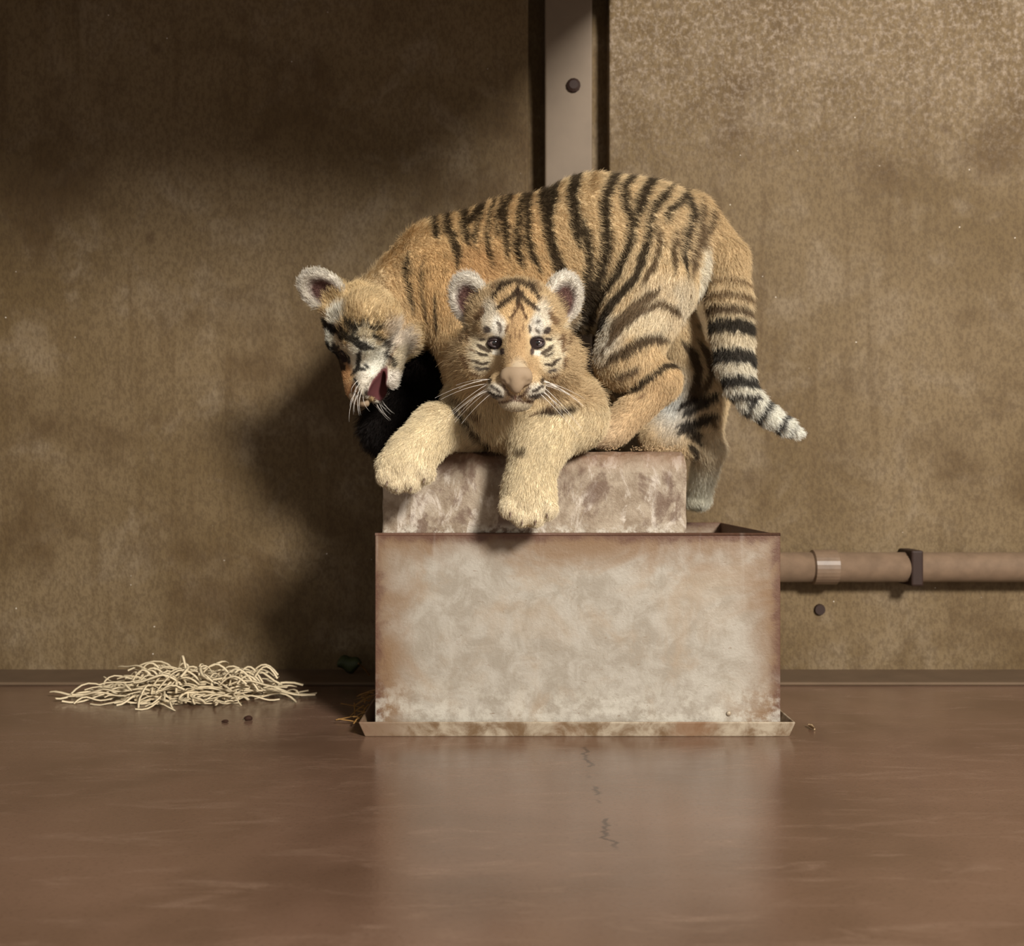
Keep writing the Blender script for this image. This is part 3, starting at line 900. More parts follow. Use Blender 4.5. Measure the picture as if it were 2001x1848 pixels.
def make_fur(name, parent, V, Q, attr, count, seed, rad=0.00034, mat=None, lift=0.55, frizz=0.25, thin=0.3):
    r = np.random.default_rng(seed)
    T = np.concatenate((Q[:, [0, 1, 2]], Q[:, [0, 2, 3]]))
    A, B, Cc = V[T[:, 0]], V[T[:, 1]], V[T[:, 2]]
    nr = np.cross(B - A, Cc - A); ar = np.linalg.norm(nr, axis=1)
    vn = np.zeros_like(V)
    for k in range(3): np.add.at(vn, T[:, k], nr)
    vn = norm(vn)
    mid = (A + B + Cc) / 3
    _, Lm, _, km = attr(mid)
    w = ar / np.maximum(Lm, 0.003) ** 0.85 * km
    cdf = np.cumsum(w); cdf /= cdf[-1]
    ti = np.searchsorted(cdf, r.uniform(size=count))
    u = r.uniform(size=(count, 2)); fl = u.sum(1) > 1; u[fl] = 1 - u[fl]
    a, b = u[:, :1], u[:, 1:]
    root = A[ti] * (1 - a - b) + B[ti] * a + Cc[ti] * b
    nn = norm(vn[T[ti, 0]] * (1 - a - b) + vn[T[ti, 1]] * a + vn[T[ti, 2]] * b)
    col, L, flow, keep = attr(root)
    root, nn, col, L, flow = root[keep], nn[keep], col[keep], L[keep], flow[keep]
    n = len(root)
    swirl = np.stack([vnoise(root, 28, seed + k) for k in range(3)], 1) * 0.35 + np.stack([vnoise(root, 95, seed + 5 + k) for k in range(3)], 1) * 0.30
    flow = norm(flow) + swirl
    ft = flow - nn * (flow * nn).sum(1, keepdims=True)
    ft = norm(ft)
    jit = r.normal(size=(n, 3)) * frizz
    L = L * r.uniform(0.6, 1.25, n)
    d0 = norm(nn * lift + ft * 0.7 + jit * 0.7)
    d1 = norm(nn * 0.12 + ft + jit + np.array((0, 0, -0.22)))
    K = 5
    pts = np.zeros((n, K, 3))
    pts[:, 0] = root - nn * 0.0008
    for k in range(1, K):
        s = (k - 0.5) / (K - 1)
        pts[:, k] = pts[:, k - 1] + norm(d0 * (1 - s) + d1 * s) * (L / (K - 1))[:, None]
    rr = np.linspace(1, thin, K)[None, :] * rad * r.uniform(0.75, 1.25, n)[:, None]
    hc = bpy.data.hair_curves.new(name)
    hc.add_curves([K] * n)
    hc.attributes['position'].data.foreach_set('vector', pts.reshape(-1).astype(np.float32))
    ra = hc.attributes.get('radius') or hc.attributes.new('radius', 'FLOAT', 'POINT')
    ra.data.foreach_set('value', rr.reshape(-1).astype(np.float32))
    ca = hc.attributes.new('coat', 'FLOAT_COLOR', 'CURVE')
    col = coat_tone(col) * r.normal(1.0, 0.15, (n, 1)) * (1.0 - 0.16 * np.clip(vnoise(root, 60, seed + 20) + 0.5 * vnoise(root, 150, seed + 21), 0, 1))[:, None]
    col = np.clip(col, 0.002, 1)
    ca.data.foreach_set('color', np.concatenate((col, np.ones((n, 1))), 1).reshape(-1).astype(np.float32))
    hc.materials.append(mat or M_HAIR)
    o = bpy.data.objects.new(name, hc)
    link(o, parent)
    o.matrix_parent_inverse = Matrix.Translation(-Vector(parent.location))
    o['kind'] = 'stuff'
    return o

def body_mesh(parent, V, Q, attr, mat=None, name='body'):
    me = bpy.data.meshes.new(name)
    me.vertices.add(len(V)); me.vertices.foreach_set('co', V.reshape(-1).astype(np.float32))
    me.loops.add(Q.size); me.polygons.add(len(Q))
    me.loops.foreach_set('vertex_index', Q.reshape(-1).astype(np.int32))
    me.polygons.foreach_set('loop_start', np.arange(0, Q.size, 4, dtype=np.int32))
    me.polygons.foreach_set('use_smooth', np.ones(len(Q), bool))
    me.update(calc_edges=True); me.validate()
    if attr is not None:
        col = coat_tone(attr(V)[0])
        ca = me.color_attributes.new('coat', 'FLOAT_COLOR', 'POINT')
        ca.data.foreach_set('color', np.concatenate((col, np.ones((len(V), 1))), 1).reshape(-1).astype(np.float32))
    me.materials.append(mat or M_SKIN)
    o = bpy.data.objects.new(name, me)
    link(o, parent)
    if parent is not None: o.matrix_parent_inverse = Matrix.Translation(-Vector(parent.location))
    return o

M_LID = plain('eyelid_skin', (48, 34, 32), 0.5, 0.4, 0.1)
def c0(O, R, v, sc): return O + R @ (np.array(v) * sc)

def eyes_and_whiskers(root, R, O, eyes=(-1, 1), seed=1, sc=1.0, nosemat=None, fwd=0.0):
    R = np.array(R); O = np.array(O)
    Rm = Matrix(R.tolist()).to_4x4()
    for s in eyes:
        bm = bmesh.new(); bmesh.ops.create_uvsphere(bm, u_segments=24, v_segments=16, radius=0.0100)
        me = bpy.data.meshes.new('eye'); bm.to_mesh(me); bm.free(); me.materials.append(M_EYE)
        me.polygons.foreach_set('use_smooth', [True] * len(me.polygons))
        o = bpy.data.objects.new('eye', me); link(o, root)
        c = O + R @ np.array((s * 0.031, -0.0500, -0.0065)) * sc
        o.matrix_parent_inverse = Matrix.Translation(-Vector(root.location))
        o.matrix_basis = Matrix.Translation(Vector(c)) @ Rm
        ring = []
        for i in range(25):
            t = 2 * math.pi * i / 24
            x = 0.0088 * math.cos(t); z = 0.0052 * math.sin(t) * (1.0 - 0.15 * math.cos(t)) + x * 0.10
            if math.cos(t) < 0: x *= 1.0 + 0.25 * (-math.cos(t)) ** 3; z -= 0.0024 * (-math.cos(t)) ** 4
            y = -0.0500 - math.sqrt(max(0.0100 ** 2 - min(x * x + z * z, 0.0092 ** 2), 0)) - 0.0008
            ring.append(c0(O, R, (s * (0.031 + x), y, -0.0065 + z), sc))
        Vr, Fr = tube_geo(ring, [0.0019] * 25, 7)
        mesh_obj('eyelid', Vr, Fr, M_LID, root, True)
    V, Q = nose_geo(R, O, sc)
    body_mesh(root, V, Q, None, nosemat or M_NOSE, 'nose')
    r = np.random.default_rng(seed)
    for s in (-1, 1):
        for k in range(11):
            row, j = divmod(k, 4)
            b = np.array((s * (0.024 + 0.004 * j), -0.104 + 0.005 * j, -0.056 - 0.0055 * row))
            ang = math.radians(r.uniform(-28, 8) - 12 * row)
            L = r.uniform(0.045, 0.085) * (0.6 if fwd > 0 and s < 0 else 1.0)
            d = np.array((s * math.cos(ang), r.uniform(-0.15, 0.35) - fwd, math.sin(ang))); d /= np.linalg.norm(d)
            pts = []
            for i in range(7):
                t = i / 6
                pts.append(O + R @ (b * sc + d * L * t + np.array((0, 0.012 * t * t, -0.016 * t * t))))
            V, Fc = tube_geo(pts, [0.00042 * (1 - 0.8 * i / 6) for i in range(7)], 5)
            mesh_obj('whisker', V, Fc, M_WHISK, root, True)

# ------------------------------------------------------------------ cub lying on the block
def lying_cub():
    pt = math.radians(9)
    R = np.array(((1, 0, 0), (0, math.cos(pt), -math.sin(pt)), (0, math.sin(pt), math.cos(pt))))
    O = P(1008, 660, 1.52)
    root = empty('tiger_cub', tuple(P(1010, 885, 1.62)))
    tag(root, 'tiger cub lying on the concrete block with both forepaws hanging over its front', 'tiger cub')
    F = Field((-0.22, 1.34, 0.30), (0.27, 2.04, 0.76), 0.0023)
    cr = dict(col=CREAM, len=0.009)
    Y = 1.59
    for pr, k in (
        (Ell(P(1003, 795, 1.60), (0.086, 0.075, 0.058), col=(222, 190, 140), len=0.020, flow=(0, -0.2, -1)), 0.02),
        (Cap(P(1008, 700, 1.59), P(1005, 766, 1.61), 0.082, 0.082, col=(206, 168, 116), len=0.018, flow=(0, 0, -1)), 0.03),
        (Cap(P(1030, 793, 1.68), P(1100, 797, 1.88), 0.074, 0.076, col=TAN, len=0.014), 0.03),
        (Ell(P(1160, 822, 1.81), (0.045, 0.066, 0.053), col=TAN, len=0.013, flow=(0.2, 1, -0.3)), 0.02),
        (Ell(P(1030, 822, 1.86), (0.045, 0.066, 0.053), col=TAN, len=0.013, flow=(0, 1, -0.3)), 0.02),
        (Cap(P(1162, 850, 1.86), P(1165, 854, 1.80), 0.022, 0.022, **cr), 0.01),
        (Cap(P(1015, 852, 1.90), P(1010, 855, 1.83), 0.022, 0.022, **cr), 0.01),
        (Cap(P(1100, 845, 1.94), P(1080, 855, 1.985), 0.026, 0.020, col=TAN, len=0.012), 0.02),
        (Cap(P(1080, 855, 1.985), P(960, 862, 1.985), 0.020, 0.016, col=TAN, len=0.012), 0.01),
        # the bent foreleg at the block's end
        (Cap(P(925, 795, 1.62), P(912, 828, 1.625), 0.050, 0.038, col=(224, 192, 146), len=0.012), 0.02),
        (Cap(P(912, 829, 1.62), P(852, 836, 1.565), 0.036, 0.034, **cr), 0.015),
        (Cap(P(852, 838, 1.565), P(806, 886, 1.535), 0.035, 0.037, **cr), 0.015),
        (Ell(P(790, 912, 1.528), (0.041, 0.036, 0.031), **cr), 0.012),
        # the foreleg that hangs straight down
        (Cap(P(1110, 785, 1.63), P(1122, 812, 1.60), 0.052, 0.048, col=(222, 188, 140), len=0.012), 0.02),
        (Cap(P(1122, 815, 1.595), P(1056, 858, 1.553), 0.046, 0.040, **cr), 0.02),
        (Cap(P(1056, 858, 1.553), P(1036, 930, 1.548), 0.040, 0.036, **cr), 0.02),
        (Ell(P(1033, 972, 1.548), (0.041, 0.038, 0.040), **cr), 0.015),
    ):
        F.add(pr, k)
    toe = dict(col=(240, 214, 178), len=0.005)
    claws = []
    for i, (dx, dy) in enumerate(((-36, -4), (-13, 12), (13, 12), (36, -2))):
        F.add(Ell(P(1033 + dx, 996 + dy, 1.530), (0.0155, 0.018, 0.016), flow=(0, -0.5, -1), **toe), 0.006)
        claws.append((P(1033 + dx, 1006 + dy, 1.514), (0, -0.4, -1)))
    for i, (px, py) in enumerate(((757, 930), (776, 942), (804, 941), (829, 925))):
        F.add(Ell(P(px, py, 1.512), (0.0155, 0.018, 0.015), flow=(0, -0.5, -1), **toe), 0.006)
        claws.append((P(px, py + 11, 1.497), (-0.2, -0.5, -1)))
    A, Sb = head_prims(R, O)
    for pr, k in A: F.add(pr, k)
    for pr, k in Sb: F.add(pr, k, True)
    V, Q = F.mesh()
    prims = F.prims
    ish = np.array([bool(pr.kw.get('head')) for pr in prims])
    marks = [([(882,795),(905,820),(935,850),(960,870)], 6, FB), ([(880,765),(905,790),(950,822)], 6, (120,84,50)),
             ([(1040,812),(1075,795),(1108,772)], 6, (110,76,46)), ([(1052,805),(1085,806),(1110,798),(1130,788)], 7, FB), ([(1085,806),(1130,800)], 4, FB),
             ([(1012,874),(1022,888)], 12, (120,96,64)), ([(900,730),(925,770)], 8, (140,104,62)), ([(1105,735),(1090,770)], 7, (140,104,62))]
    def attr(p):
        col, L, fl, who = point_attr(p, prims)
        uv = np.stack((1000.5 + p[:, 0] * FPX / 1.55, 937 - (p[:, 2] - CAM_Z) * FPX / 1.55), 1)
        uv += np.stack((vnoise(p, 150, 31), vnoise(p, 150, 32)), 1) * 2.0
        h = ish[who]
        paint_stripes(col, uv, [(a, w * 1.7, c) for a, w, c in marks], 2.5, (~h) & (p[:, 1] < 1.66))
        # flank rings behind the shoulders
        bodyz = (~h) & (p[:, 1] > 1.70)
        ring = np.sin((p[:, 1] + 0.012 * vnoise(p, 30, 4)) * 190)
        f = (np.clip((ring - 0.45) / 0.2, 0, 1) * bodyz * 0.9)[:, None]
        col = col * (1 - f) + lin(DARK) * f
        keep = np.ones(len(p), bool)
        near = np.linalg.norm(p - O, axis=1) < 0.165
        ii = np.nonzero(near)[0]
        if len(ii):
            hc, hl, hk = paint_head(p[ii], R, O, (204, 166, 116), 0, 3)
            dn = np.min([prims[j].dist(p[ii]) for j in np.nonzero(~ish)[0][:2]], axis=0)
            dh = np.min([prims[j].dist(p[ii]) for j in np.nonzero(ish)[0]], axis=0)
            f = np.clip((dn - dh) / 0.012 + 0.5, 0, 1)
            col[ii] = col[ii] * (1 - f[:, None]) + hc * f[:, None]
            L[ii] = L[ii] * (1 - f) + hl * f
            rad = norm(p[ii] - (O + R @ np.array((0, -0.115, -0.035))))
            fl[ii] = fl[ii] * (1 - f[:, None]) + rad * f[:, None]
            keep[ii] = hk | (f < 0.5)
        return col, L, fl, keep
    body_mesh(root, V, Q, attr)
    make_fur('fur', root, V, Q, attr, 240000, 21, 0.00022)
    eyes_and_whiskers(root, R, O, seed=4)
    for c, d in claws:
        d = norm(np.array(d, float))
        Vc, Fc = tube_geo([c - d * 0.004, c + d * 0.003, c + d * 0.008 + np.array((0, 0.002, 0))], [0.0020, 0.0016, 0.0004], 7)
        mesh_obj('claw', Vc, Fc, M_CLAW, root, True)
lying_cub()

# ------------------------------------------------------------------ cub standing over it, head bowed
def K5(pts): return [(780 + 0.3598 * x, 310 + 0.3598 * y) for x, y in pts]
def K3(pts): return [(1080 + 0.2814 * x, 560 + 0.2814 * y) for x, y in pts]
SB = (44, 29, 16); SBR = (104, 76, 46)
def lengthen(a):
    (x0, y0), (x1, y1) = a[0], a[1]
    if y0 > 345: return a
    d = math.hypot(x0 - x1, y0 - y1)
    return [(x0 + (x0 - x1) / d * 60, y0 + min(-0.4, (y0 - y1) / d) * 110)] + a
FLANK = [(K5(lengthen(a)), w * 0.36 * 1.65, c) for a, w, c in (
 ([(165,320),(185,380),(200,430)], 28, SB), ([(235,290),(245,370),(285,440),(315,520),(315,610)], 26, SB),
 ([(335,300),(345,400),(375,470)], 30, SB), ([(395,300),(362,350)], 24, SB), ([(432,300),(405,400),(415,490)], 15, SB),
 ([(492,270),(470,390),(480,500),(500,590)], 15, SB), ([(535,260),(520,350),(530,430)], 14, SB),
 ([(580,210),(555,300),(570,400),(582,550)], 24, SB), ([(662,170),(640,280),(630,400),(650,560),(662,600)], 20, SB),
 ([(695,165),(680,300),(682,430),(710,520),(762,605)], 24, SB), ([(612,420),(625,500),(655,590)], 12, SB),
 ([(780,135),(768,260),(790,360),(830,520),(872,630),(860,690)], 38, SB), ([(838,120),(815,250),(800,360)], 26, SB),
 ([(948,75),(930,220),(945,350),(968,480)], 38, SB), ([(990,350),(1010,460),(1020,560),(1003,740),(975,810)], 28, SB),
 ([(1160,65),(1115,200),(1090,280),(1105,380),(1110,500),(1080,640),(1000,830),(965,900)], 36, SB),
 ([(1255,95),(1200,170),(1215,290),(1245,370),(1230,480),(1180,620),(1090,740),(1030,850),(1000,960)], 28, SB),
 ([(1355,115),(1300,220),(1268,350)], 36, SB), ([(1440,190),(1370,260),(1340,350),(1325,500),(1280,650),(1150,800),(1070,930),(1040,1000)], 26, SB),
 ([(1515,230),(1450,290),(1428,350)], 24, SB), ([(1380,370),(1400,480),(1370,600),(1290,720)], 20, SBR),
 ([(1500,380),(1478,480),(1485,640)], 22, SBR), ([(1570,235),(1592,290),(1550,400),(1535,520),(1565,640)], 26, SB), ([(1640,300),(1625,400),(1600,520),(1590,640)], 24, SBR),
 ([(1130,990),(1180,900),(1290,800),(1400,720)], 30, SBR), ([(1085,1070),(1200,920),(1300,845),(1400,800),(1480,830),(1550,850)], 26, SBR),
 ([(40,500),(30,620),(45,720),(75,840)], 16, SB), ([(130,540),(110,650),(125,760),(150,900)], 11, SBR), ([(200,740),(195,850),(205,950)], 10, SB),
 ([(1700,330),(1660,400),(1640,480)], 22, SBR), ([(1040,170),(1035,215)], 24, (170,128,72)),
)] + [(K3(a), w * 0.2814 * 1.4, c) for a, w, c in (
 ([(335,550),(450,490),(560,420),(680,375),(800,365)], 50, (84,60,36)), ([(385,645),(500,610),(575,575)], 30, (100,72,46)),
 ([(435,765),(560,700),(650,640),(720,580),(800,548),(860,572)], 32, SB), ([(560,790),(640,740)], 16, (150,110,70)),
 ([(1090,180),(1200,120),(1340,60)], 44, SBR), ([(1060,40),(1130,-20),(1300,-60)], 40, SBR),
)]
FARLEG = [(K3(a), w * 0.2814, c) for a, w, c in (
 ([(870,390),(950,460),(990,570),(985,680),(920,770)], 44, (74,52,32)), ([(980,360),(1060,460),(1090,600),(1040,700),(930,800),(860,860)], 36, (96,70,42)),
 ([(860,850),(960,785),(1090,770),(1150,740)], 40, (36,26,22)), ([(900,890),(980,840),(1090,800)], 36, (30,22,20)),
 ([(860,965),(1000,935),(1150,885)], 46, (30,22,20)), ([(850,1010),(950,985),(1060,1030)], 26, (44,32,26)), ([(940,1020),(1010,1050),(1040,1090)], 30, SB),
 ([(940,1090),(1000,1130),(990,1190)], 32, SB), ([(1100,920),(1150,960)], 30, (120,90,50)),
)]
def standing_cub():
    root = empty('tiger_cub', tuple(P(1000, 885, 1.76)))
    tag(root, 'tiger cub standing arched over the lying cub with its head bowed and ringed tail hanging', 'tiger cub')
    # head frame: forward is down and a little towards the wall side, crown away from the body
    f2 = np.array((-0.40, -0.0, -0.917)); X = np.array((0, -1.0, 0.0))
    Yl = -norm(f2); Z = np.cross(X, Yl)
    roll = math.radians(20)      # cheek and throat towards the open side
    X2 = X * math.cos(roll) + Z * math.sin(roll); Z2 = np.cross(X2, Yl)
    R = np.stack((X2, Yl, Z2), 1)
    O = P(708, 640, 1.71)
    SCL = 0.94; TURN = 1.05
    def c1(pts):
        out = []
        for x, y in pts:
            v = P(560 + x * 0.22727, 480 + y * 0.22727, 1.69) - P(708, 640, 1.69)
            out.append((v @ Yl * 1000, v @ Z * 1000))
        return out
    def cb(x, y, rx, ry, rgb, st):
        a, b = c1([(x, y)])[0]
        return (a, b, (rx + ry) / 2 * 0.192 , (rx + ry) / 2 * 0.192, rgb, st)
    KB = (26, 18, 14)
    side_st = [(c1(a), w * 0.192 * 1.5, KB) for a, w in (
        ([(220,720),(300,800)], 62), ([(250,610),(330,690),(440,770),(485,795)], 42), ([(415,735),(475,805)], 52),
        ([(525,765),(540,840),(640,870),(700,915),(785,935)], 46), ([(570,715),(620,780),(685,805)], 46), ([(640,770),(760,760),(830,790),(900,760)], 22),
        ([(800,830),(885,885)], 28), ([(440,870),(450,960),(520,950)], 42), ([(450,960),(480,1050),(515,1085)], 46), ([(560,975),(562,1045)], 28),
        ([(692,945),(652,1040),(640,1090),(578,1142)], 28), ([(640,1090),(722,1100)], 20), ([(700,1055),(745,1082)], 20), ([(860,955),(940,1010),(952,1085)], 24),
        ([(338,868),(382,880),(365,935)], 30), ([(392,885),(382,955)], 30), ([(600,1160),(660,1240)], 16), ([(960,380),(1030,470),(1080,590)], 36))]
    side_bl = [cb(*a) for a in ((820,560,230,170,(228,190,134),0.9), (470,650,130,60,(242,228,210),0.95), (370,850,90,110,(230,220,202),0.95), (710,880,130,120,(230,208,174),0.9), (730,1020,170,150,(236,224,208),0.9),
        (690,1190,90,90,(222,204,186),0.9), (930,1200,70,150,(232,214,200),0.95), (900,1320,70,70,(232,214,200),0.95), (490,1110,80,130,(196,136,74),0.9), (570,1270,70,90,(170,116,64),0.9), (1000,800,90,150,(214,190,170),0.8))]
    def side_paint(p, col):
        d = p - O
        uv = np.stack((d @ Yl, d @ Z), 1) * 1000
        uv += np.stack((vnoise(p, 240, 71), vnoise(p, 240, 72)), 1) * 0.8
        c = col.copy()
        paint_blobs(c, uv, side_bl)
        paint_stripes(c, uv, side_st, 1.4)
        return c
    F = Field((-0.42, 1.55, 0.28), (0.52, 2.10, 0.99), 0.0034)
    tf = (1, 0, -0.45)
    D = dict(flow=tf)
    def ring(c): return c
    T = 1.80
    body = [
        (Ell(P(1272, 494, T), (S(122), 0.090, S(134)), col=(222, 184, 132), len=0.015, **D), 0.03),
        (Ell(P(1165, 495, T), (S(150), 0.100, S(150)), col=(226, 186, 130), len=0.015, **D), 0.04),
        (Ell(P(1015, 528, T), (S(150), 0.094, S(140)), col=(220, 172, 108), len=0.014, **D), 0.04),
        (Ell(P(885, 553, T - 0.01), (S(108), 0.086, S(124)), col=(218, 172, 108), len=0.014, **D), 0.04),
        (Cap(P(850, 530, 1.79), P(745, 612, 1.74), S(82), S(66), col=(220, 176, 116), len=0.018, flow=(0.8, 0, -0.5)), 0.03),
        # near hind leg, folded, foot on the block
        (Cap(P(1268, 565, 1.745), P(1222, 700, 1.70), S(84), S(54), col=(224, 188, 138), len=0.013), 0.03),
        (Cap(P(1222, 705, 1.70), P(1292, 744, 1.70), S(46), S(34), col=(214, 172, 116), len=0.010), 0.02),
        (Cap(P(1292, 748, 1.70), P(1205, 834, 1.70), S(33), S(30), col=(218, 176, 124), len=0.009), 0.012),
        (Ell(P(1178, 848, 1.70), (S(40, 1.66), 0.030, S(25, 1.66)), col=(226, 190, 150), len=0.008, flow=(-1, -0.2, -0.3)), 0.012),
        # far hind leg
        (Ell(P(1360, 762, 1.885), (S(60, 1.88), 0.048, S(86, 1.88)), col=(218, 182, 132), len=0.012, flow=(0, 0, -1)), 0.02),
        (Cap(P(1300, 610, 1.86), P(1345, 720, 1.88), S(54), S(46), col=(218, 182, 132), len=0.012), 0.02),
        (Cap(P(1368, 790, 1.89), P(1384, 876, 1.90), S(44), S(28), col=(214, 182, 138), len=0.015), 0.02),
        (Cap(P(1350, 800, 1.885), P(1285, 852, 1.88), S(46), S(34), col=(216, 178, 128), len=0.010), 0.015),
        (Cap(P(1285, 856, 1.88), P(1382, 874, 1.90), S(30), S(28), col=(216, 176, 124), len=0.010, flow=(0.6, 0, -1)), 0.012),
        (Cap(P(1386, 878, 1.90), P(1368, 958, 1.985), S(27), S(22), col=(240, 226, 204), len=0.017), 0.012),
        (Ell(P(1362, 978, 2.00), (S(24, 2), 0.032, S(18, 2)), col=(240, 228, 208), len=0.010, flow=(0, -1, -0.4)), 0.01),
        # forelegs
        (Cap(P(885, 585, 1.755), P(912, 712, 1.735), S(78), S(44), col=(216, 172, 112), len=0.011), 0.03),
        (Cap(P(912, 712, 1.735), P(900, 832, 1.745), S(38), S(30), col=(220, 176, 120), len=0.010), 0.015),
        (Ell(P(893, 858, 1.735), (S(34), 0.036, S(24)), col=CREAM, len=0.008), 0.012),
        (Cap(P(855, 590, 1.86), P(842, 725, 1.915), S(66), S(40), col=(216, 172, 112), len=0.011), 0.03),
        (Cap(P(842, 725, 1.915), P(850, 838, 1.92), S(36), S(28), col=(220, 176, 120), len=0.010), 0.015),
        (Ell(P(846, 858, 1.91), (S(30), 0.034, S(22)), col=CREAM, len=0.008), 0.012),
    ]
    for pr, k in body: F.add(pr, k)
    tail = [(1350, 425, 1.80, 46), (1416, 508, 1.795, 41), (1425, 588, 1.785, 40), (1430, 655, 1.775, 37), (1436, 710, 1.765, 33), (1446, 752, 1.76, 26), (1470, 787, 1.755, 22), (1503, 812, 1.75, 18), (1535, 833, 1.745, 14.5), (1558, 845, 1.745, 10)]
    tp = np.array([P(a, b, c) for a, b, c, d in tail])
    tcol = [(206, 166, 112), (214, 176, 124), (218, 186, 142), (226, 204, 172), (232, 214, 192), (236, 222, 204), (236, 224, 208), (238, 226, 212), (240, 230, 218)]
    for i in range(len(tail) - 1):
        F.add(Cap(tp[i], tp[i + 1], S(tail[i][3], tail[i][2]), S(tail[i + 1][3], tail[i + 1][2]), col=tcol[i], len=0.014 if i < 6 else 0.011, tail=i), 0.012)
    A, Sb = head_prims(R, O, 1.0, SCL, TURN)
    for pr, k in A: F.add(pr, k)
    for pr, k in Sb: F.add(pr, k, True)
    V, Q = F.mesh()
    prims = F.prims
    ish = np.array([bool(pr.kw.get('head')) for pr in prims])
    ist = np.array([pr.kw.get('tail', -1) for pr in prims])
    TR = [(545, 9, (140, 106, 66)), (574, 10, (124, 92, 56)), (602, 14, (96, 70, 44)), (634, 26, (30, 22, 20)), (693, 27, (30, 22, 20)), (742, 20, (30, 22, 20)), (772, 11, (46, 36, 32))]
    TX = [(1466, 12), (1490, 13), (1524, 12), (1545, 5)]
    def attr(p):
        col, L, fl, who = point_attr(p, prims)
        h = ish[who]; tl = ist[who]
        # paler underside and inner thigh
        TT = 1.80 - 0.085 * np.sqrt(np.clip((0.945 - p[:, 2]) / 0.16, 0, 1))
        uv = np.stack((1000.5 + p[:, 0] * FPX / TT, 937 - (p[:, 2] - CAM_Z) * FPX / TT), 1)
        uv += np.stack((vnoise(p, 120, 41), vnoise(p, 120, 42)), 1) * 2.2 + np.stack((vnoise(p, 30, 43), vnoise(p, 30, 44)), 1) * 2.0
        far = p[:, 1] > 1.835
        paint_blobs(col, uv, [(1290, 600, 60, 60, (232, 204, 168), 0.6), (1150, 660, 60, 60, (220, 206, 190), 0.7), (850, 560, 60, 80, (222, 170, 100), 0.6), (930, 520, 50, 50, (198, 138, 72), 0.5),
                              (1250, 640, 60, 30, (236, 212, 178), 0.6), (1384, 530, 16, 60, (240, 224, 202), 0.8), (1340, 580, 30, 40, (216, 200, 180), 0.4), (720, 545, 40, 30, (238, 206, 160), 0.6)])
        notail = (tl < 0) & ~h
        leg = notail & (p[:, 1] > 1.785) & (p[:, 0] > 0.225) & (p[:, 2] < 0.665)
        fm = notail & ~leg
        paint_stripes(col, uv, FLANK, 3.0, fm | (tl == 0))
        uv2 = np.stack((1000.5 + p[:, 0] * FPX / 1.86, 937 - (p[:, 2] - CAM_Z) * FPX / 1.86), 1)
        uv2 += np.stack((vnoise(p, 120, 41), vnoise(p, 120, 42)), 1) * 2.0
        g = np.clip(1.2 - np.hypot((uv2[:, 0] - 1315) / 48, (uv2[:, 1] - 790) / 75), 0, 1)[:, None] * leg[:, None]
        col = col * (1 - g) + lin((214, 204, 196)) * g
        paint_stripes(col, uv2, [(a, w * 1.4, c) for a, w, c in FARLEG], 3.0, leg)
        # tail rings
        tt = np.nonzero(tl >= 0)[0]
        if len(tt):
            u3 = np.stack((1000.5 + p[tt, 0] * FPX / 1.76, 937 - (p[tt, 2] - CAM_Z) * FPX / 1.76), 1)
            u3 += np.stack((vnoise(p[tt], 130, 51), vnoise(p[tt], 130, 52)), 1) * 3
            c = col[tt]
            for y, w, rgb in TR:
                yy = y + (u3[:, 0] - 1425) * 0.10
                f = np.clip((w * 0.55 - np.abs(u3[:, 1] - yy)) / 3 + 0.5, 0, 1) * (u3[:, 0] < 1480) * 0.95
                c = c * (1 - f[:, None]) + lin(rgb) * f[:, None]
            for x, w in TX:
                s = (u3[:, 0] - x) * 0.85 + (u3[:, 1] - (787 + (x - 1470) * 0.66)) * 0.53
                f = np.clip((w * 0.5 - np.abs(s)) / 3 + 0.5, 0, 1) * (u3[:, 1] > 778) * 0.92
                c = c * (1 - f[:, None]) + lin((40, 32, 30)) * f[:, None]
            col[tt] = c
        keep = np.ones(len(p), bool)
        ii = np.nonzero(np.linalg.norm(p - O, axis=1) < 0.165)[0]
        if len(ii):
            hc, hl, hk = paint_head(p[ii], R, O, (222, 182, 122), 1.0, 13, side_paint, SCL, TURN)
            nk = [j for j in range(len(prims)) if not ish[j] and ist[j] < 0]
            dn = np.min([prims[j].dist(p[ii]) for j in nk], axis=0)
            dh = np.min([prims[j].dist(p[ii]) for j in np.nonzero(ish)[0]], axis=0)
            f = np.clip((dn - dh) / 0.012 + 0.5, 0, 1)
            col[ii] = col[ii] * (1 - f[:, None]) + hc * f[:, None]
            L[ii] = L[ii] * (1 - f) + hl * f
            rad = norm(p[ii] - (O + R @ np.array((0, -0.115, -0.035))))
            fl[ii] = fl[ii] * (1 - f[:, None]) + rad * f[:, None]
            keep[ii] = hk | (f < 0.5)
        return col, L, fl, keep
    body_mesh(root, V, Q, attr)
    make_fur('fur', root, V, Q, attr, 330000, 33, 0.00027)
    eyes_and_whiskers(root, R, O, seed=9, sc=SCL, fwd=1.5)
standing_cub()

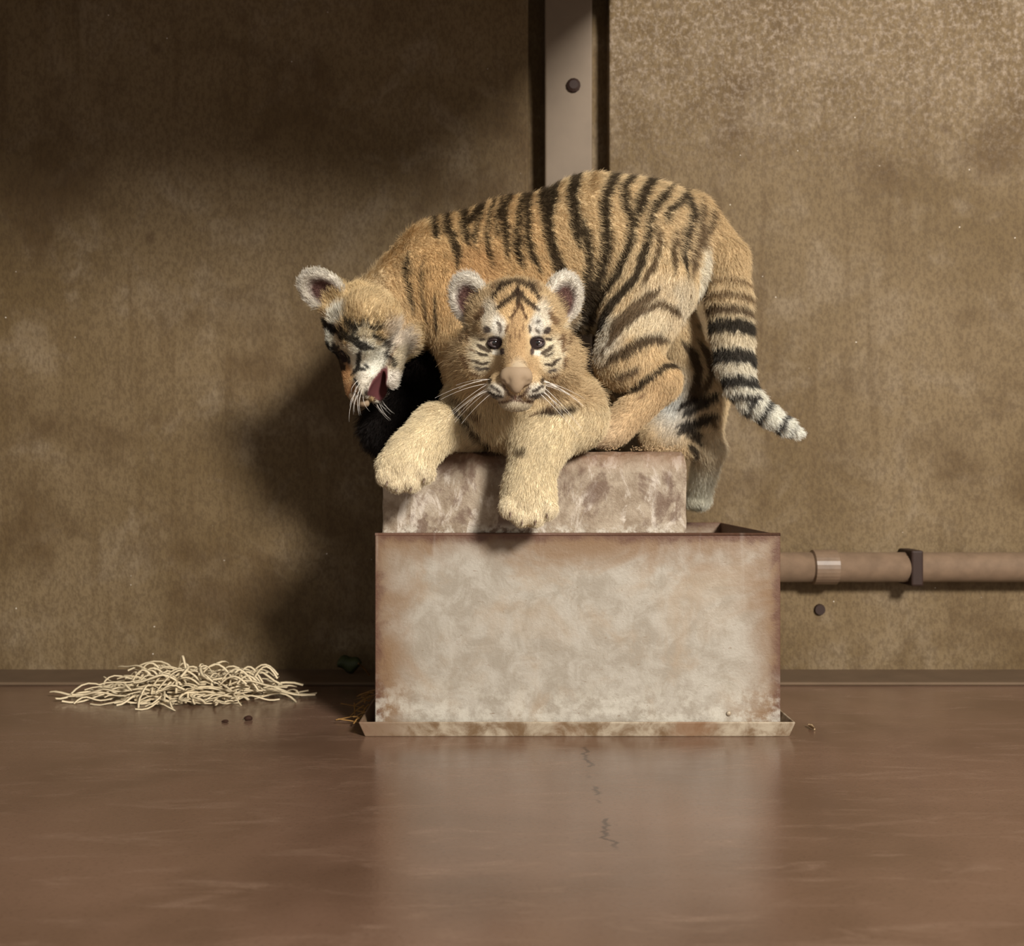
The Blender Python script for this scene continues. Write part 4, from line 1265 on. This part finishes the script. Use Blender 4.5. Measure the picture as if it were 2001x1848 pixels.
# ------------------------------------------------------------------ black shaggy bundle under the bowed head
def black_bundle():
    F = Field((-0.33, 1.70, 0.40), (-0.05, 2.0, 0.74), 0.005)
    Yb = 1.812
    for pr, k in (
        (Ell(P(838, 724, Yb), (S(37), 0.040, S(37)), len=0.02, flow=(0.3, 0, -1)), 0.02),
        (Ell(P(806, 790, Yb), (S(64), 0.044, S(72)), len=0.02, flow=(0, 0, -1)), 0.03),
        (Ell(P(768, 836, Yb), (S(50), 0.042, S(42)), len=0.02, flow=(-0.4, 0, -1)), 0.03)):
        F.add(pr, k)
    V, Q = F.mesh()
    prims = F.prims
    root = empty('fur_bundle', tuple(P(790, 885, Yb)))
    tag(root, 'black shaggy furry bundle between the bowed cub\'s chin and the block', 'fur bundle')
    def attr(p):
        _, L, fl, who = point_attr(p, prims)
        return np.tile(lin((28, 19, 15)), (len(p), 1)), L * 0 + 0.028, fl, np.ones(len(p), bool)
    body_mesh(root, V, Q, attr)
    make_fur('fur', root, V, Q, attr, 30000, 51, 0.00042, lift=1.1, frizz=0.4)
black_bundle()
